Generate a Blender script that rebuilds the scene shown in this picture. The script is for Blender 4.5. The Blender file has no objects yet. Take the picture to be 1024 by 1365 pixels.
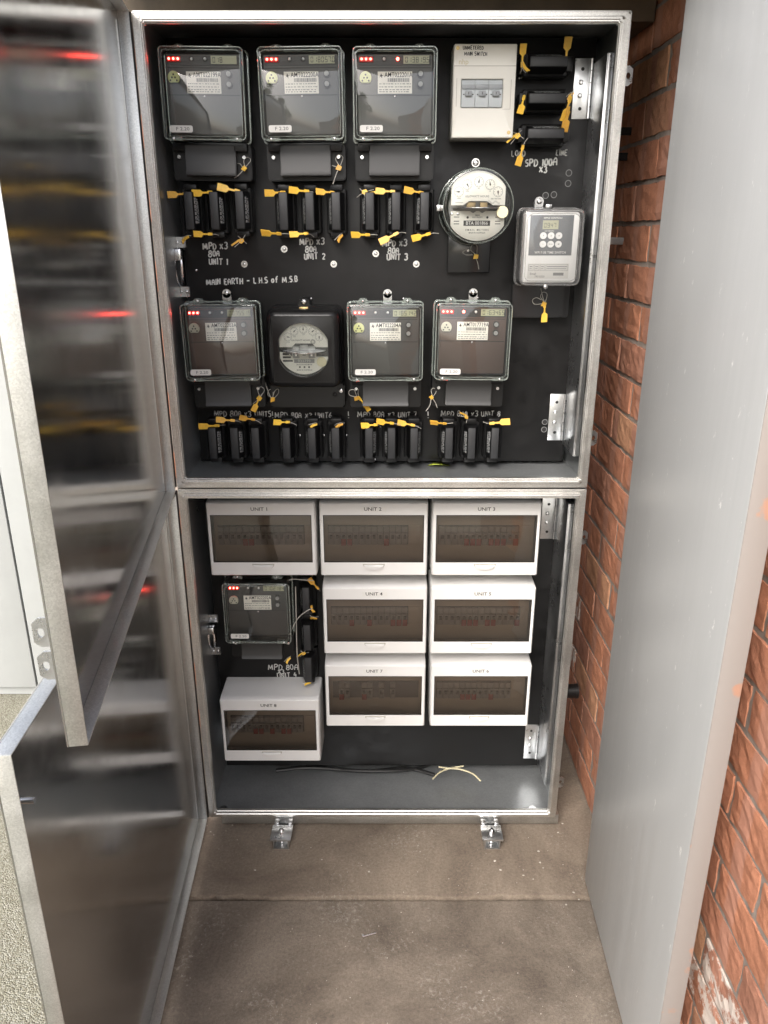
import bpy, bmesh, math, random
from mathutils import Vector, Matrix
R = math.radians
random.seed(7)
scn = bpy.context.scene
C = scn.collection
H = 1.4626                       # camera height above the slab

# ------------------------------------------------------------------ camera
cd = bpy.data.cameras.new('camera'); cam = bpy.data.objects.new('camera', cd); C.objects.link(cam)
cam.location = (0, 0, H); cam.rotation_euler = (R(70), 0, 0)
cd.sensor_fit = 'HORIZONTAL'; cd.sensor_width = 36; cd.lens = 36.04
cd.clip_start = 0.02; cd.clip_end = 500
scn.camera = cam
# ------------------------------------------------------------------ sky, sun, exposure
SUN_EL, SUN_ROT = R(42), R(204)
w = bpy.data.worlds.new('World'); scn.world = w; w.use_nodes = True
nt = w.node_tree; nt.nodes.clear()
sky = nt.nodes.new('ShaderNodeTexSky'); sky.sky_type = 'NISHITA'; sky.sun_disc = False
sky.sun_elevation = SUN_EL; sky.sun_rotation = SUN_ROT; sky.dust_density = 4; sky.ozone_density = 0.6; sky.air_density = 1.0
hs = nt.nodes.new('ShaderNodeHueSaturation'); hs.inputs['Saturation'].default_value = 0.55
bg = nt.nodes.new('ShaderNodeBackground'); bg.inputs[1].default_value = 0.15
wo = nt.nodes.new('ShaderNodeOutputWorld')
nt.links.new(sky.outputs[0], hs.inputs['Color']); nt.links.new(hs.outputs[0], bg.inputs[0]); nt.links.new(bg.outputs[0], wo.inputs[0])
sd = bpy.data.lights.new('sun', 'SUN'); so = bpy.data.objects.new('sun', sd); C.objects.link(so)
sd.energy = 0.8; sd.angle = R(32); sd.color = (1, 0.98, 0.96)
sv = Vector((math.sin(SUN_ROT) * math.cos(SUN_EL), math.cos(SUN_ROT) * math.cos(SUN_EL), math.sin(SUN_EL)))
so.rotation_euler = sv.to_track_quat('Z', 'Y').to_euler(); so.location = (0, -4, 8)
vs = scn.view_settings
vs.view_transform = 'Standard'; vs.look = 'None'; vs.gamma = 1; vs.use_curve_mapping = False
vs.exposure = 1.62
scn.cycles.caustics_reflective = False

# ------------------------------------------------------------------ measuring: photo pixel -> point on a frontal plane at distance Y
S20, C20 = math.sin(R(20)), math.cos(R(20))
def at(px, py, Y):
    t = (682.5 - py) / 1025; z = Y * (t * C20 - S20) / (C20 + t * S20)
    return (px - 512) / 1025 * (Y * C20 - z * S20), H + z

# ------------------------------------------------------------------ materials
MATS = {}
def mat(name, col=(.5, .5, .5), rough=.5, metal=0, spec=.5, emit=None, estr=0, var=0, vscale=30, bump=0, bscale=200, rvar=0, coat=0):
    m = bpy.data.materials.new(name); m.use_nodes = True; MATS[name] = m
    n = m.node_tree.nodes; l = m.node_tree.links; p = n['Principled BSDF']
    p.inputs['Base Color'].default_value = (*col, 1); p.inputs['Roughness'].default_value = rough
    p.inputs['Metallic'].default_value = metal; p.inputs['Specular IOR Level'].default_value = spec
    p.inputs['Coat Weight'].default_value = coat
    if emit: p.inputs['Emission Color'].default_value = (*emit, 1); p.inputs['Emission Strength'].default_value = estr
    if var or bump or rvar:
        tc = n.new('ShaderNodeTexCoord')
    if var or rvar:
        no = n.new('ShaderNodeTexNoise'); no.inputs['Scale'].default_value = vscale; no.inputs['Detail'].default_value = 6; no.inputs['Roughness'].default_value = .65
        l.new(tc.outputs['Object'], no.inputs['Vector'])
    if var:
        mr = n.new('ShaderNodeMapRange'); mr.inputs[1].default_value = .3; mr.inputs[2].default_value = .7
        mr.inputs[3].default_value = 1 - var; mr.inputs[4].default_value = 1 + var
        l.new(no.outputs[0], mr.inputs[0])
        mx = n.new('ShaderNodeMix'); mx.data_type = 'RGBA'; mx.blend_type = 'MULTIPLY'; mx.inputs[0].default_value = 1
        mx.inputs[6].default_value = (*col, 1); l.new(mr.outputs[0], mx.inputs[7]); l.new(mx.outputs[2], p.inputs['Base Color'])
    if rvar:
        mr2 = n.new('ShaderNodeMapRange'); mr2.inputs[1].default_value = .3; mr2.inputs[2].default_value = .7
        mr2.inputs[3].default_value = max(.02, rough - rvar); mr2.inputs[4].default_value = rough + rvar
        l.new(no.outputs[0], mr2.inputs[0]); l.new(mr2.outputs[0], p.inputs['Roughness'])
    if bump:
        nb = n.new('ShaderNodeTexNoise'); nb.inputs['Scale'].default_value = bscale; nb.inputs['Detail'].default_value = 4
        l.new(tc.outputs['Object'], nb.inputs['Vector'])
        bn = n.new('ShaderNodeBump'); bn.inputs['Strength'].default_value = bump; bn.inputs['Distance'].default_value = .002
        l.new(nb.outputs[0], bn.inputs['Height']); l.new(bn.outputs[0], p.inputs['Normal'])
    return m

def galv(name, col, rough, spangle=.12, scale=120, bump=.05, rv=.08, lo=.82, metal=1):
    m = bpy.data.materials.new(name); m.use_nodes = True; MATS[name] = m
    n = m.node_tree.nodes; l = m.node_tree.links; p = n['Principled BSDF']
    p.inputs['Metallic'].default_value = metal
    tc = n.new('ShaderNodeTexCoord')
    vo = n.new('ShaderNodeTexVoronoi'); vo.inputs['Scale'].default_value = scale; l.new(tc.outputs['Object'], vo.inputs['Vector'])
    no = n.new('ShaderNodeTexNoise'); no.inputs['Scale'].default_value = 9; no.inputs['Detail'].default_value = 7; no.inputs['Roughness'].default_value = .7; l.new(tc.outputs['Object'], no.inputs['Vector'])
    sp = n.new('ShaderNodeSeparateColor'); l.new(vo.outputs['Color'], sp.inputs[0])
    a = n.new('ShaderNodeMath'); a.operation = 'MULTIPLY_ADD'; l.new(sp.outputs[0], a.inputs[0]); a.inputs[1].default_value = spangle * 2; a.inputs[2].default_value = 1 - spangle
    b = n.new('ShaderNodeMapRange'); b.inputs[1].default_value = .3; b.inputs[2].default_value = .75; b.inputs[3].default_value = lo; b.inputs[4].default_value = 1 + (1 - lo) * .4; l.new(no.outputs[0], b.inputs[0])
    mu = n.new('ShaderNodeMath'); mu.operation = 'MULTIPLY'; l.new(a.outputs[0], mu.inputs[0]); l.new(b.outputs[0], mu.inputs[1])
    mx = n.new('ShaderNodeMix'); mx.data_type = 'RGBA'; mx.blend_type = 'MULTIPLY'; mx.inputs[0].default_value = 1; mx.inputs[6].default_value = (*col, 1)
    l.new(mu.outputs[0], mx.inputs[7]); l.new(mx.outputs[2], p.inputs['Base Color'])
    r = n.new('ShaderNodeMapRange'); r.inputs[1].default_value = .3; r.inputs[2].default_value = .7; r.inputs[3].default_value = max(.03, rough - rv); r.inputs[4].default_value = rough + rv
    l.new(no.outputs[0], r.inputs[0]); l.new(r.outputs[0], p.inputs['Roughness'])
    bn = n.new('ShaderNodeBump'); bn.inputs['Strength'].default_value = bump; bn.inputs['Distance'].default_value = .001
    nb = n.new('ShaderNodeTexNoise'); nb.inputs['Scale'].default_value = scale * 1.7; l.new(tc.outputs['Object'], nb.inputs['Vector'])
    l.new(nb.outputs[0], bn.inputs['Height']); l.new(bn.outputs[0], p.inputs['Normal'])
    return m

def clear(name, tint, refl_rough=.03, haze=.02, ior=1.5, hazecol=(.8, .85, .8)):
    m = bpy.data.materials.new(name); m.use_nodes = True; MATS[name] = m
    n = m.node_tree.nodes; l = m.node_tree.links; n.clear()
    o = n.new('ShaderNodeOutputMaterial'); t = n.new('ShaderNodeBsdfTransparent'); t.inputs[0].default_value = (*tint, 1)
    g = n.new('ShaderNodeBsdfGlossy'); g.inputs['Roughness'].default_value = refl_rough; g.inputs[0].default_value = (1, 1, 1, 1)
    d = n.new('ShaderNodeBsdfDiffuse'); d.inputs[0].default_value = (*hazecol, 1)
    f = n.new('ShaderNodeFresnel'); f.inputs[0].default_value = ior
    m1 = n.new('ShaderNodeMixShader'); m1.inputs[0].default_value = haze; l.new(t.outputs[0], m1.inputs[1]); l.new(d.outputs[0], m1.inputs[2])
    m2 = n.new('ShaderNodeMixShader'); l.new(f.outputs[0], m2.inputs[0]); l.new(m1.outputs[0], m2.inputs[1]); l.new(g.outputs[0], m2.inputs[2])
    l.new(m2.outputs[0], o.inputs[0]); return m

galv('galv_frame', (.76, .75, .72), .40, .10, 520, .2)
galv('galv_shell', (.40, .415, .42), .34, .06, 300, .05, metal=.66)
galv('galv_door', (.57, .565, .555), .16, .015, 200, .006, .05, .95)
_p = MATS['galv_door'].node_tree.nodes['Principled BSDF']; _p.inputs['Anisotropic'].default_value = .35
_cv = MATS['galv_door'].node_tree.nodes.new('ShaderNodeCombineXYZ'); _cv.inputs[1].default_value = 1; MATS['galv_door'].node_tree.links.new(_cv.outputs[0], _p.inputs['Tangent'])
galv('galv_rim', (.62, .62, .60), .42, .10, 620, .2)
galv('galv_plate', (.70, .71, .72), .30, .05, 300, .05)
galv('chrome', (.8, .8, .8), .12, .01, 300, .0)
galv('screw_steel', (.75, .75, .75), .25, .02, 300, .0)
mat('black_panel', (.0075, .0072, .0072), .48, spec=.35, var=.45, vscale=22, rvar=.12, bump=.03, bscale=400)
mat('black_plastic', (.0075, .0075, .0078), .4, spec=.35, bump=.04, bscale=500)
mat('black_gloss', (.012, .012, .013), .16)
mat('fuse_black', (.006, .006, .0065), .42, spec=.3, bump=.05, bscale=600)
mat('fuse_lit_face', (.026, .027, .029), .5, bump=.06, bscale=700)  # lighter than the carrier: light on the front ridge painted into the colour
mat('bakelite', (.007, .007, .0075), .34, spec=.4, rvar=.06, vscale=40)
mat('meter_face', (.060, .058, .055), .42, bump=.03, bscale=600)
mat('meter_face_brown', (.080, .050, .040), .42, bump=.03, bscale=600)
mat('meter_face_dark', (.030, .029, .028), .42, bump=.03, bscale=600)
mat('meter_band', (.022, .0215, .021), .45)
mat('groove', (.012, .012, .012), .6)
mat('sticker', (.70, .69, .66), .5)
mat('label_card', (.84, .81, .73), .55)
mat('chip', (.48, .44, .38), .8, var=.3, vscale=60)
mat('ink', (.03, .028, .028), .6)
mat('grey_ink', (.18, .18, .18), .6)
mat('chalk', (.62, .62, .60), .8, var=.3, vscale=300)
mat('marker', (.02, .02, .025), .5)
mat('print_grey', (.62, .63, .63), .6)
mat('lcd', (.36, .36, .23), .35)
mat('lcd_ink', (.03, .035, .03), .5)
mat('port', (.66, .68, .30), .35)
mat('port_pale', (.55, .53, .42), .4)
mat('seal', (.84, .50, .07), .42, var=.12, vscale=120)
def vary(name, amt):
    m = MATS[name]; n = m.node_tree.nodes; l = m.node_tree.links; p = n['Principled BSDF']; src = p.inputs['Base Color'].links[0].from_socket
    oi = n.new('ShaderNodeObjectInfo'); h_ = n.new('ShaderNodeHueSaturation'); mr = n.new('ShaderNodeMapRange'); mr.inputs[3].default_value = 1 - amt; mr.inputs[4].default_value = 1 + amt
    m2 = n.new('ShaderNodeMapRange'); m2.inputs[3].default_value = .49; m2.inputs[4].default_value = .512
    l.new(oi.outputs['Random'], mr.inputs[0]); l.new(mr.outputs[0], h_.inputs['Value']); l.new(oi.outputs['Random'], m2.inputs[0]); l.new(m2.outputs[0], h_.inputs['Hue']); l.new(src, h_.inputs['Color']); l.new(h_.outputs[0], p.inputs['Base Color'])
vary('seal', .2)
mat('wire', (.42, .40, .36), .4)
mat('cable_black', (.01, .01, .01), .4)
mat('copper_wire', (.55, .50, .33), .4)
mat('lens', (.25, .25, .25), .1)
mat('white_dot', (.8, .8, .78), .3)
mat('button_grey', (.30, .30, .29), .35)
mat('db_white', (.72, .712, .695), .36, var=.03, vscale=8)
mat('db_inner', (.42, .38, .33), .5)
mat('breaker_grey', (.27, .27, .27), .45)
mat('breaker_dark', (.12, .12, .125), .45)
mat('breaker_red', (.30, .035, .028), .45)
mat('gasket', (.02, .018, .016), .5)
mat('cream', (.82, .80, .735), .4, var=.02, vscale=10)
mat('cream_line', (.40, .38, .33), .5)
mat('magnet_grey', (.42, .42, .41), .45)
mat('switch_blue', (.56, .60, .62), .4)
mat('switch_grey', (.33, .35, .37), .4)
mat('faded_gold', (.66, .60, .42), .5)
mat('dial', (.86, .84, .77), .5, var=.04, vscale=40)
mat('brass', (.5, .38, .18), .35, metal=.8)
mat('old_brass', (.30, .21, .09), .5, metal=.5)
mat('white_plastic', (.84, .84, .83), .35)
mat('panel_grey', (.075, .085, .095), .45)
mat('beige_disc', (.74, .68, .45), .5)
mat('led_red', (.8, .02, .02), .3, emit=(1, .06, .04), estr=13)
mat('led_halo', (.30, .012, .012), .3)
mat('leaf', (.35, .42, .04), .4)
mat('foliage', (.22, .30, .05), .5, var=.4, vscale=3)
mat('soffit', (.10, .075, .05), .7, var=.4, vscale=6)
mat('mortar', (.25, .215, .185), .9, var=.35, vscale=30, bump=.6, bscale=120)
clear('cover_clear', (.98, .99, .98), .025, .012)
clear('cover_edge', (.88, .92, .89), .08, .30, 1.5, (.58, .65, .60))
clear('glass', (.97, .98, .97), .01, .01)
clear('cover_milky', (.98, .98, .975), .05, .08, 1.5, (.85, .85, .85))
clear('smoked', (.54, .48, .42), .03, .05, 1.75, (.34, .28, .22))
LW = None

# painted door: satin grey, faint vertical brush marks, scuffs
def paint_mat():
    m = mat('grey_paint', (.50, .50, .485), .40); n = m.node_tree.nodes; l = m.node_tree.links; p = n['Principled BSDF']
    tc = n.new('ShaderNodeTexCoord'); mp = n.new('ShaderNodeMapping'); mp.inputs['Scale'].default_value = (160, 160, 5); l.new(tc.outputs['Object'], mp.inputs[0])
    no = n.new('ShaderNodeTexNoise'); no.inputs['Scale'].default_value = 1; no.inputs['Detail'].default_value = 5; l.new(mp.outputs[0], no.inputs['Vector'])
    bn = n.new('ShaderNodeBump'); bn.inputs['Strength'].default_value = .25; bn.inputs['Distance'].default_value = .001; l.new(no.outputs[0], bn.inputs['Height']); l.new(bn.outputs[0], p.inputs['Normal'])
    n2 = n.new('ShaderNodeTexNoise'); n2.inputs['Scale'].default_value = 38; n2.inputs['Detail'].default_value = 9; n2.inputs['Roughness'].default_value = .75
    mp2 = n.new('ShaderNodeMapping'); mp2.inputs['Scale'].default_value = (1.4, 1.4, .6); l.new(tc.outputs['Object'], mp2.inputs[0]); l.new(mp2.outputs[0], n2.inputs['Vector'])
    cr = n.new('ShaderNodeValToRGB'); cr.color_ramp.elements[0].position = .615; cr.color_ramp.elements[0].color = (0, 0, 0, 1); cr.color_ramp.elements[1].position = .65; cr.color_ramp.elements[1].color = (1, 1, 1, 1); l.new(n2.outputs[0], cr.inputs[0])
    st = n.new('ShaderNodeMapping'); st.inputs['Scale'].default_value = (40, 40, 2.5); l.new(tc.outputs['Object'], st.inputs[0])
    n4 = n.new('ShaderNodeTexNoise'); n4.inputs['Scale'].default_value = 1; n4.inputs['Detail'].default_value = 8; n4.inputs['Roughness'].default_value = .7; l.new(st.outputs[0], n4.inputs['Vector'])
    r4 = n.new('ShaderNodeValToRGB'); r4.color_ramp.elements[0].position = .3; r4.color_ramp.elements[1].position = .7; r4.color_ramp.elements[0].color = (.385, .39, .387, 1); r4.color_ramp.elements[1].color = (.425, .43, .427, 1); l.new(n4.outputs[0], r4.inputs[0])
    q4 = n.new('ShaderNodeMapRange'); q4.inputs[1].default_value = .3; q4.inputs[2].default_value = .7; q4.inputs[3].default_value = .30; q4.inputs[4].default_value = .48; l.new(n4.outputs[0], q4.inputs[0]); l.new(q4.outputs[0], p.inputs['Roughness'])
    mx = n.new('ShaderNodeMix'); mx.data_type = 'RGBA'; l.new(r4.outputs[0], mx.inputs[6]); mx.inputs[7].default_value = (.62, .62, .60, 1); l.new(cr.outputs[0], mx.inputs[0]); l.new(mx.outputs[2], p.inputs['Base Color'])
    e = mat('edge_paint', (.25, .23, .215), .45, bump=.2, bscale=60); n = e.node_tree.nodes; l = e.node_tree.links; p = n['Principled BSDF']
    tc = n.new('ShaderNodeTexCoord'); n2 = n.new('ShaderNodeTexNoise'); n2.inputs['Scale'].default_value = 14; n2.inputs['Detail'].default_value = 8; l.new(tc.outputs['Object'], n2.inputs['Vector'])
    cr = n.new('ShaderNodeValToRGB'); cr.color_ramp.elements[0].position = .615; cr.color_ramp.elements[0].color = (.25, .23, .215, 1); cr.color_ramp.elements[1].position = .65; cr.color_ramp.elements[1].color = (.36, .21, .15, 1)
    l.new(n2.outputs[0], cr.inputs[0]); l.new(cr.outputs[0], p.inputs['Base Color'])
paint_mat()

def brick_mat(name, stain=0):
    m = mat(name, (.3, .13, .08), .95, spec=.15); n = m.node_tree.nodes; l = m.node_tree.links; p = n['Principled BSDF']
    oi = n.new('ShaderNodeObjectInfo'); tc = n.new('ShaderNodeTexCoord')
    ad = n.new('ShaderNodeVectorMath'); ad.operation = 'ADD'; l.new(tc.outputs['Object'], ad.inputs[0]); l.new(oi.outputs['Location'], ad.inputs[1])
    r = n.new('ShaderNodeValToRGB'); e = r.color_ramp.elements; e[0].color = (.40, .180, .110, 1); e[1].color = (.53, .285, .165, 1)
    x = e.new(.5); x.color = (.48, .212, .125, 1); x = e.new(.8); x.color = (.33, .160, .110, 1); l.new(oi.outputs['Random'], r.inputs[0])
    no = n.new('ShaderNodeTexNoise'); no.inputs['Scale'].default_value = 34; no.inputs['Detail'].default_value = 12; no.inputs['Roughness'].default_value = .82; l.new(ad.outputs[0], no.inputs['Vector'])
    mr = n.new('ShaderNodeMapRange'); mr.inputs[1].default_value = .3; mr.inputs[2].default_value = .7; mr.inputs[3].default_value = .62; mr.inputs[4].default_value = 1.25; l.new(no.outputs[0], mr.inputs[0])
    mx = n.new('ShaderNodeMix'); mx.data_type = 'RGBA'; mx.blend_type = 'MULTIPLY'; mx.inputs[0].default_value = 1; l.new(r.outputs[0], mx.inputs[6]); l.new(mr.outputs[0], mx.inputs[7])
    # rough smooth bands pressed into the face
    wv = n.new('ShaderNodeTexWave'); wv.inputs['Scale'].default_value = 2.2; wv.inputs['Distortion'].default_value = 1.5; wv.bands_direction = 'Y'; l.new(ad.outputs[0], wv.inputs['Vector'])
    c2 = n.new('ShaderNodeValToRGB'); c2.color_ramp.elements[0].position = .82; c2.color_ramp.elements[1].position = .9; l.new(wv.outputs[0], c2.inputs[0])
    m2 = n.new('ShaderNodeMix'); m2.data_type = 'RGBA'; m2.blend_type = 'MIX'; l.new(c2.outputs[0], m2.inputs[0]); l.new(mx.outputs[2], m2.inputs[6]); m2.inputs[7].default_value = (.42, .21, .145, 1)
    out = m2.outputs[2]
    if stain:
        n3 = n.new('ShaderNodeTexNoise'); n3.inputs['Scale'].default_value = 20; n3.inputs['Detail'].default_value = 8; n3.inputs['Roughness'].default_value = .7; l.new(ad.outputs[0], n3.inputs['Vector'])
        c3 = n.new('ShaderNodeValToRGB'); c3.color_ramp.elements[0].position = 1 - stain - .03; c3.color_ramp.elements[1].position = 1 - stain + .03; l.new(n3.outputs[0], c3.inputs[0])
        m3 = n.new('ShaderNodeMix'); m3.data_type = 'RGBA'; l.new(c3.outputs[0], m3.inputs[0]); l.new(out, m3.inputs[6]); m3.inputs[7].default_value = (.60, .52, .46, 1); out = m3.outputs[2]
    l.new(out, p.inputs['Base Color'])
    nb = n.new('ShaderNodeTexNoise'); nb.inputs['Scale'].default_value = 110; nb.inputs['Detail'].default_value = 12; nb.inputs['Roughness'].default_value = .72; nb.inputs['Distortion'].default_value = .5; l.new(ad.outputs[0], nb.inputs['Vector'])
    bn = n.new('ShaderNodeBump'); bn.inputs['Strength'].default_value = .55; bn.inputs['Distance'].default_value = .004; l.new(nb.outputs[0], bn.inputs['Height']); l.new(bn.outputs[0], p.inputs['Normal'])
brick_mat('brick'); brick_mat('brick_stained', .50)

def concrete_mat(name, dark, light, speck, sc=1.0):
    m = mat(name, light, .85); n = m.node_tree.nodes; l = m.node_tree.links; p = n['Principled BSDF']
    tc = n.new('ShaderNodeTexCoord')
    def noise(s, d=8, rr=.65, dist=0):
        q = n.new('ShaderNodeTexNoise'); q.inputs['Scale'].default_value = s * sc; q.inputs['Detail'].default_value = d; q.inputs['Roughness'].default_value = rr; q.inputs['Distortion'].default_value = dist; l.new(tc.outputs['Object'], q.inputs['Vector']); return q
    a = noise(3.2, 10, .7, .6); r = n.new('ShaderNodeValToRGB'); r.color_ramp.elements[0].position = .34; r.color_ramp.elements[1].position = .66; r.color_ramp.elements[0].color = (*dark, 1); r.color_ramp.elements[1].color = (*light, 1); l.new(a.outputs[0], r.inputs[0])
    b = noise(150, 8, .85); mr = n.new('ShaderNodeMapRange'); mr.inputs[1].default_value = .3; mr.inputs[2].default_value = .7; mr.inputs[3].default_value = .60; mr.inputs[4].default_value = 1.40; l.new(b.outputs[0], mr.inputs[0])
    mx = n.new('ShaderNodeMix'); mx.data_type = 'RGBA'; mx.blend_type = 'MULTIPLY'; mx.inputs[0].default_value = 1; l.new(r.outputs[0], mx.inputs[6]); l.new(mr.outputs[0], mx.inputs[7])
    c = noise(110, 10, .85, .3); d = noise(5, 4, .6)
    sm = n.new('ShaderNodeMath'); sm.operation = 'MULTIPLY_ADD'; l.new(d.outputs[0], sm.inputs[0]); sm.inputs[1].default_value = .35; l.new(c.outputs[0], sm.inputs[2])
    cr = n.new('ShaderNodeValToRGB'); cr.color_ramp.elements[0].position = .74; cr.color_ramp.elements[1].position = .84; l.new(sm.outputs[0], cr.inputs[0])
    sc2 = n.new('ShaderNodeMath'); sc2.operation = 'MULTIPLY'; sc2.inputs[1].default_value = .75; l.new(cr.outputs[0], sc2.inputs[0])
    m2 = n.new('ShaderNodeMix'); m2.data_type = 'RGBA'; l.new(sc2.outputs[0], m2.inputs[0]); l.new(mx.outputs[2], m2.inputs[6]); m2.inputs[7].default_value = (*speck, 1)
    l.new(m2.outputs[2], p.inputs['Base Color'])
    bn = n.new('ShaderNodeBump'); bn.inputs['Strength'].default_value = .5; bn.inputs['Distance'].default_value = .004; l.new(b.outputs[0], bn.inputs['Height']); l.new(bn.outputs[0], p.inputs['Normal'])
concrete_mat('slab_back', (.125, .096, .072), (.265, .215, .165), (.36, .32, .265))
concrete_mat('slab_front', (.112, .088, .068), (.28, .232, .184), (.42, .38, .325))
def pebble_mat():
    m = mat('pebble', (.4, .38, .32), .8); n = m.node_tree.nodes; l = m.node_tree.links; p = n['Principled BSDF']
    tc = n.new('ShaderNodeTexCoord'); v = n.new('ShaderNodeTexVoronoi'); v.inputs['Scale'].default_value = 300; l.new(tc.outputs['Object'], v.inputs['Vector'])
    s = n.new('ShaderNodeSeparateColor'); l.new(v.outputs['Color'], s.inputs[0])
    r = n.new('ShaderNodeValToRGB'); e = r.color_ramp.elements; e[0].color = (.15, .135, .095, 1); e[1].color = (.31, .30, .25, 1); x = e.new(.5); x.color = (.22, .21, .155, 1); l.new(s.outputs[0], r.inputs[0]); l.new(r.outputs[0], p.inputs['Base Color'])
    bn = n.new('ShaderNodeBump'); bn.invert = True; bn.inputs['Strength'].default_value = .8; bn.inputs['Distance'].default_value = .004; l.new(v.outputs['Distance'], bn.inputs['Height']); l.new(bn.outputs[0], p.inputs['Normal'])
pebble_mat()
mat('fence_paint', (.31, .32, .315), .5, var=.05, vscale=6)

# ------------------------------------------------------------------ mesh helpers
def box(bm, x0, x1, y0, y1, z0, z1, b=0, seg=2):
    t = bmesh.new(); r = bmesh.ops.create_cube(t, size=1)
    for v in t.verts: v.co = Vector(((x0 + x1) / 2 + v.co.x * (x1 - x0), (y0 + y1) / 2 + v.co.y * (y1 - y0), (z0 + z1) / 2 + v.co.z * (z1 - z0)))
    if b: bmesh.ops.bevel(t, geom=t.edges[:], offset=b, segments=seg, affect='EDGES', profile=.5)
    merge(bm, t)
def merge(bm, t, mtx=None):
    me = bpy.data.meshes.new('tmp'); t.to_mesh(me); t.free()
    if mtx: me.transform(mtx)
    bm.from_mesh(me); bpy.data.meshes.remove(me)
def cyl(bm, cx, cy, cz, r, h, axis='y', seg=20, r2=None):
    t = bmesh.new(); bmesh.ops.create_cone(t, cap_ends=True, segments=seg, radius1=r, radius2=r if r2 is None else r2, depth=h)
    rot = {'y': Matrix.Rotation(R(90), 4, 'X'), 'x': Matrix.Rotation(R(90), 4, 'Y'), 'z': Matrix.Identity(4)}[axis]
    merge(bm, t, Matrix.Translation((cx, cy, cz)) @ rot)
def ball(bm, cx, cy, cz, r, sy=1, seg=12):
    t = bmesh.new(); bmesh.ops.create_uvsphere(t, u_segments=seg, v_segments=max(6, seg // 2), radius=r)
    merge(bm, t, Matrix.Translation((cx, cy, cz)) @ Matrix.Diagonal((1, sy, 1, 1)))
def prism(bm, pts, lo, hi, plane='xz', bev=0):
    t = bmesh.new()
    mk = {'xz': lambda p, q: (p[0], q, p[1]), 'xy': lambda p, q: (p[0], p[1], q), 'yz': lambda p, q: (q, p[0], p[1])}[plane]
    a = [t.verts.new(mk(p, lo)) for p in pts]; b = [t.verts.new(mk(p, hi)) for p in pts]; n = len(pts)
    t.faces.new(a); t.faces.new(b[::-1])
    for i in range(n): t.faces.new((a[i], b[i], b[(i + 1) % n], a[(i + 1) % n]))
    bmesh.ops.recalc_face_normals(t, faces=t.faces[:])
    if bev: bmesh.ops.bevel(t, geom=t.edges[:], offset=bev, segments=2, affect='EDGES')
    merge(bm, t)
def rrect(x0, x1, z0, z1, r, n=5):
    p = []
    for cx, cz, a0 in ((x1 - r, z1 - r, 0), (x0 + r, z1 - r, 90), (x0 + r, z0 + r, 180), (x1 - r, z0 + r, 270)):
        for i in range(n + 1):
            a = R(a0 + 90 * i / n); p.append((cx + r * math.cos(a), cz + r * math.sin(a)))
    return p
def loft(bm, rings, cap0=False, cap1=True):
    """rings: lists of (x, y, z) of equal length, joined by quads"""
    t = bmesh.new(); V = [[t.verts.new(p) for p in r] for r in rings]; n = len(rings[0])
    for a, b in zip(V, V[1:]):
        for i in range(n): t.faces.new((a[i], a[(i + 1) % n], b[(i + 1) % n], b[i]))
    if cap0: t.faces.new(V[0][::-1])
    if cap1: t.faces.new(V[-1])
    bmesh.ops.recalc_face_normals(t, faces=t.faces[:]); merge(bm, t)
def frame(bm, x0, x1, z0, z1, ws, y0, y1, bev=0):
    """rectangular ring; ws = widths (left, right, bottom, top)"""
    t = bmesh.new(); l, r, b, u = ws
    O = [(x0, z0), (x1, z0), (x1, z1), (x0, z1)]; I = [(x0 + l, z0 + b), (x1 - r, z0 + b), (x1 - r, z1 - u), (x0 + l, z1 - u)]
    f = [t.verts.new((p[0], y0, p[1])) for p in O]; fi = [t.verts.new((p[0], y0, p[1])) for p in I]
    k = [t.verts.new((p[0], y1, p[1])) for p in O]; ki = [t.verts.new((p[0], y1, p[1])) for p in I]
    for i in range(4):
        j = (i + 1) % 4
        t.faces.new((f[i], f[j], fi[j], fi[i])); t.faces.new((k[j], k[i], ki[i], ki[j])); t.faces.new((f[j], f[i], k[i], k[j])); t.faces.new((fi[i], fi[j], ki[j], ki[i]))
    bmesh.ops.recalc_face_normals(t, faces=t.faces[:])
    if bev: bmesh.ops.bevel(t, geom=[e for e in t.edges], offset=bev, segments=3, affect='EDGES')
    merge(bm, t)
def tube(bm, pts, r, seg=6, flat=1.0):
    pts = [Vector(p) for p in pts]; rings = []
    for i, p in enumerate(pts):
        d = (pts[min(i + 1, len(pts) - 1)] - pts[max(i - 1, 0)])
        if d.length < 1e-9: d = Vector((0, 0, 1))
        d.normalize(); u = d.cross(Vector((0, 1, 0)))
        if u.length < .05: u = d.cross(Vector((1, 0, 0)))
        u.normalize(); v = u.cross(d)
        rings.append([tuple(p + (u * math.cos(2 * math.pi * k / seg) + v * math.sin(2 * math.pi * k / seg) * flat) * r) for k in range(seg)])
    loft(bm, rings, True, True)
def curve3(pts, n=8):
    """smooth line through points (Catmull-Rom)"""
    P = [Vector(p) for p in pts]; P = [2 * P[0] - P[1]] + P + [2 * P[-1] - P[-2]]; o = []
    for i in range(1, len(P) - 2):
        for k in range(n):
            t = k / n; a, b, c_, d = P[i - 1:i + 3]
            o.append(.5 * ((2 * b) + (c_ - a) * t + (2 * a - 5 * b + 4 * c_ - d) * t * t + (3 * b - a - 3 * c_ + d) * t ** 3))
    o.append(P[-2]); return o
def obj(name, bm, m, parent=None, smooth=True, loc=None):
    me = bpy.data.meshes.new(name); bm.to_mesh(me); bm.free(); return obj_me(name, me, m, parent, smooth, loc)
def obj_me(name, me, m, parent=None, smooth=True, loc=None):
    if not me.materials: me.materials.append(MATS[m])
    if smooth and len(me.polygons):
        me.polygons.foreach_set('use_smooth', [True] * len(me.polygons)); me.set_sharp_from_angle(angle=R(38))
    o = bpy.data.objects.new(name, me); C.objects.link(o)
    if parent: o.parent = parent
    if loc: o.location = loc
    return o
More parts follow.
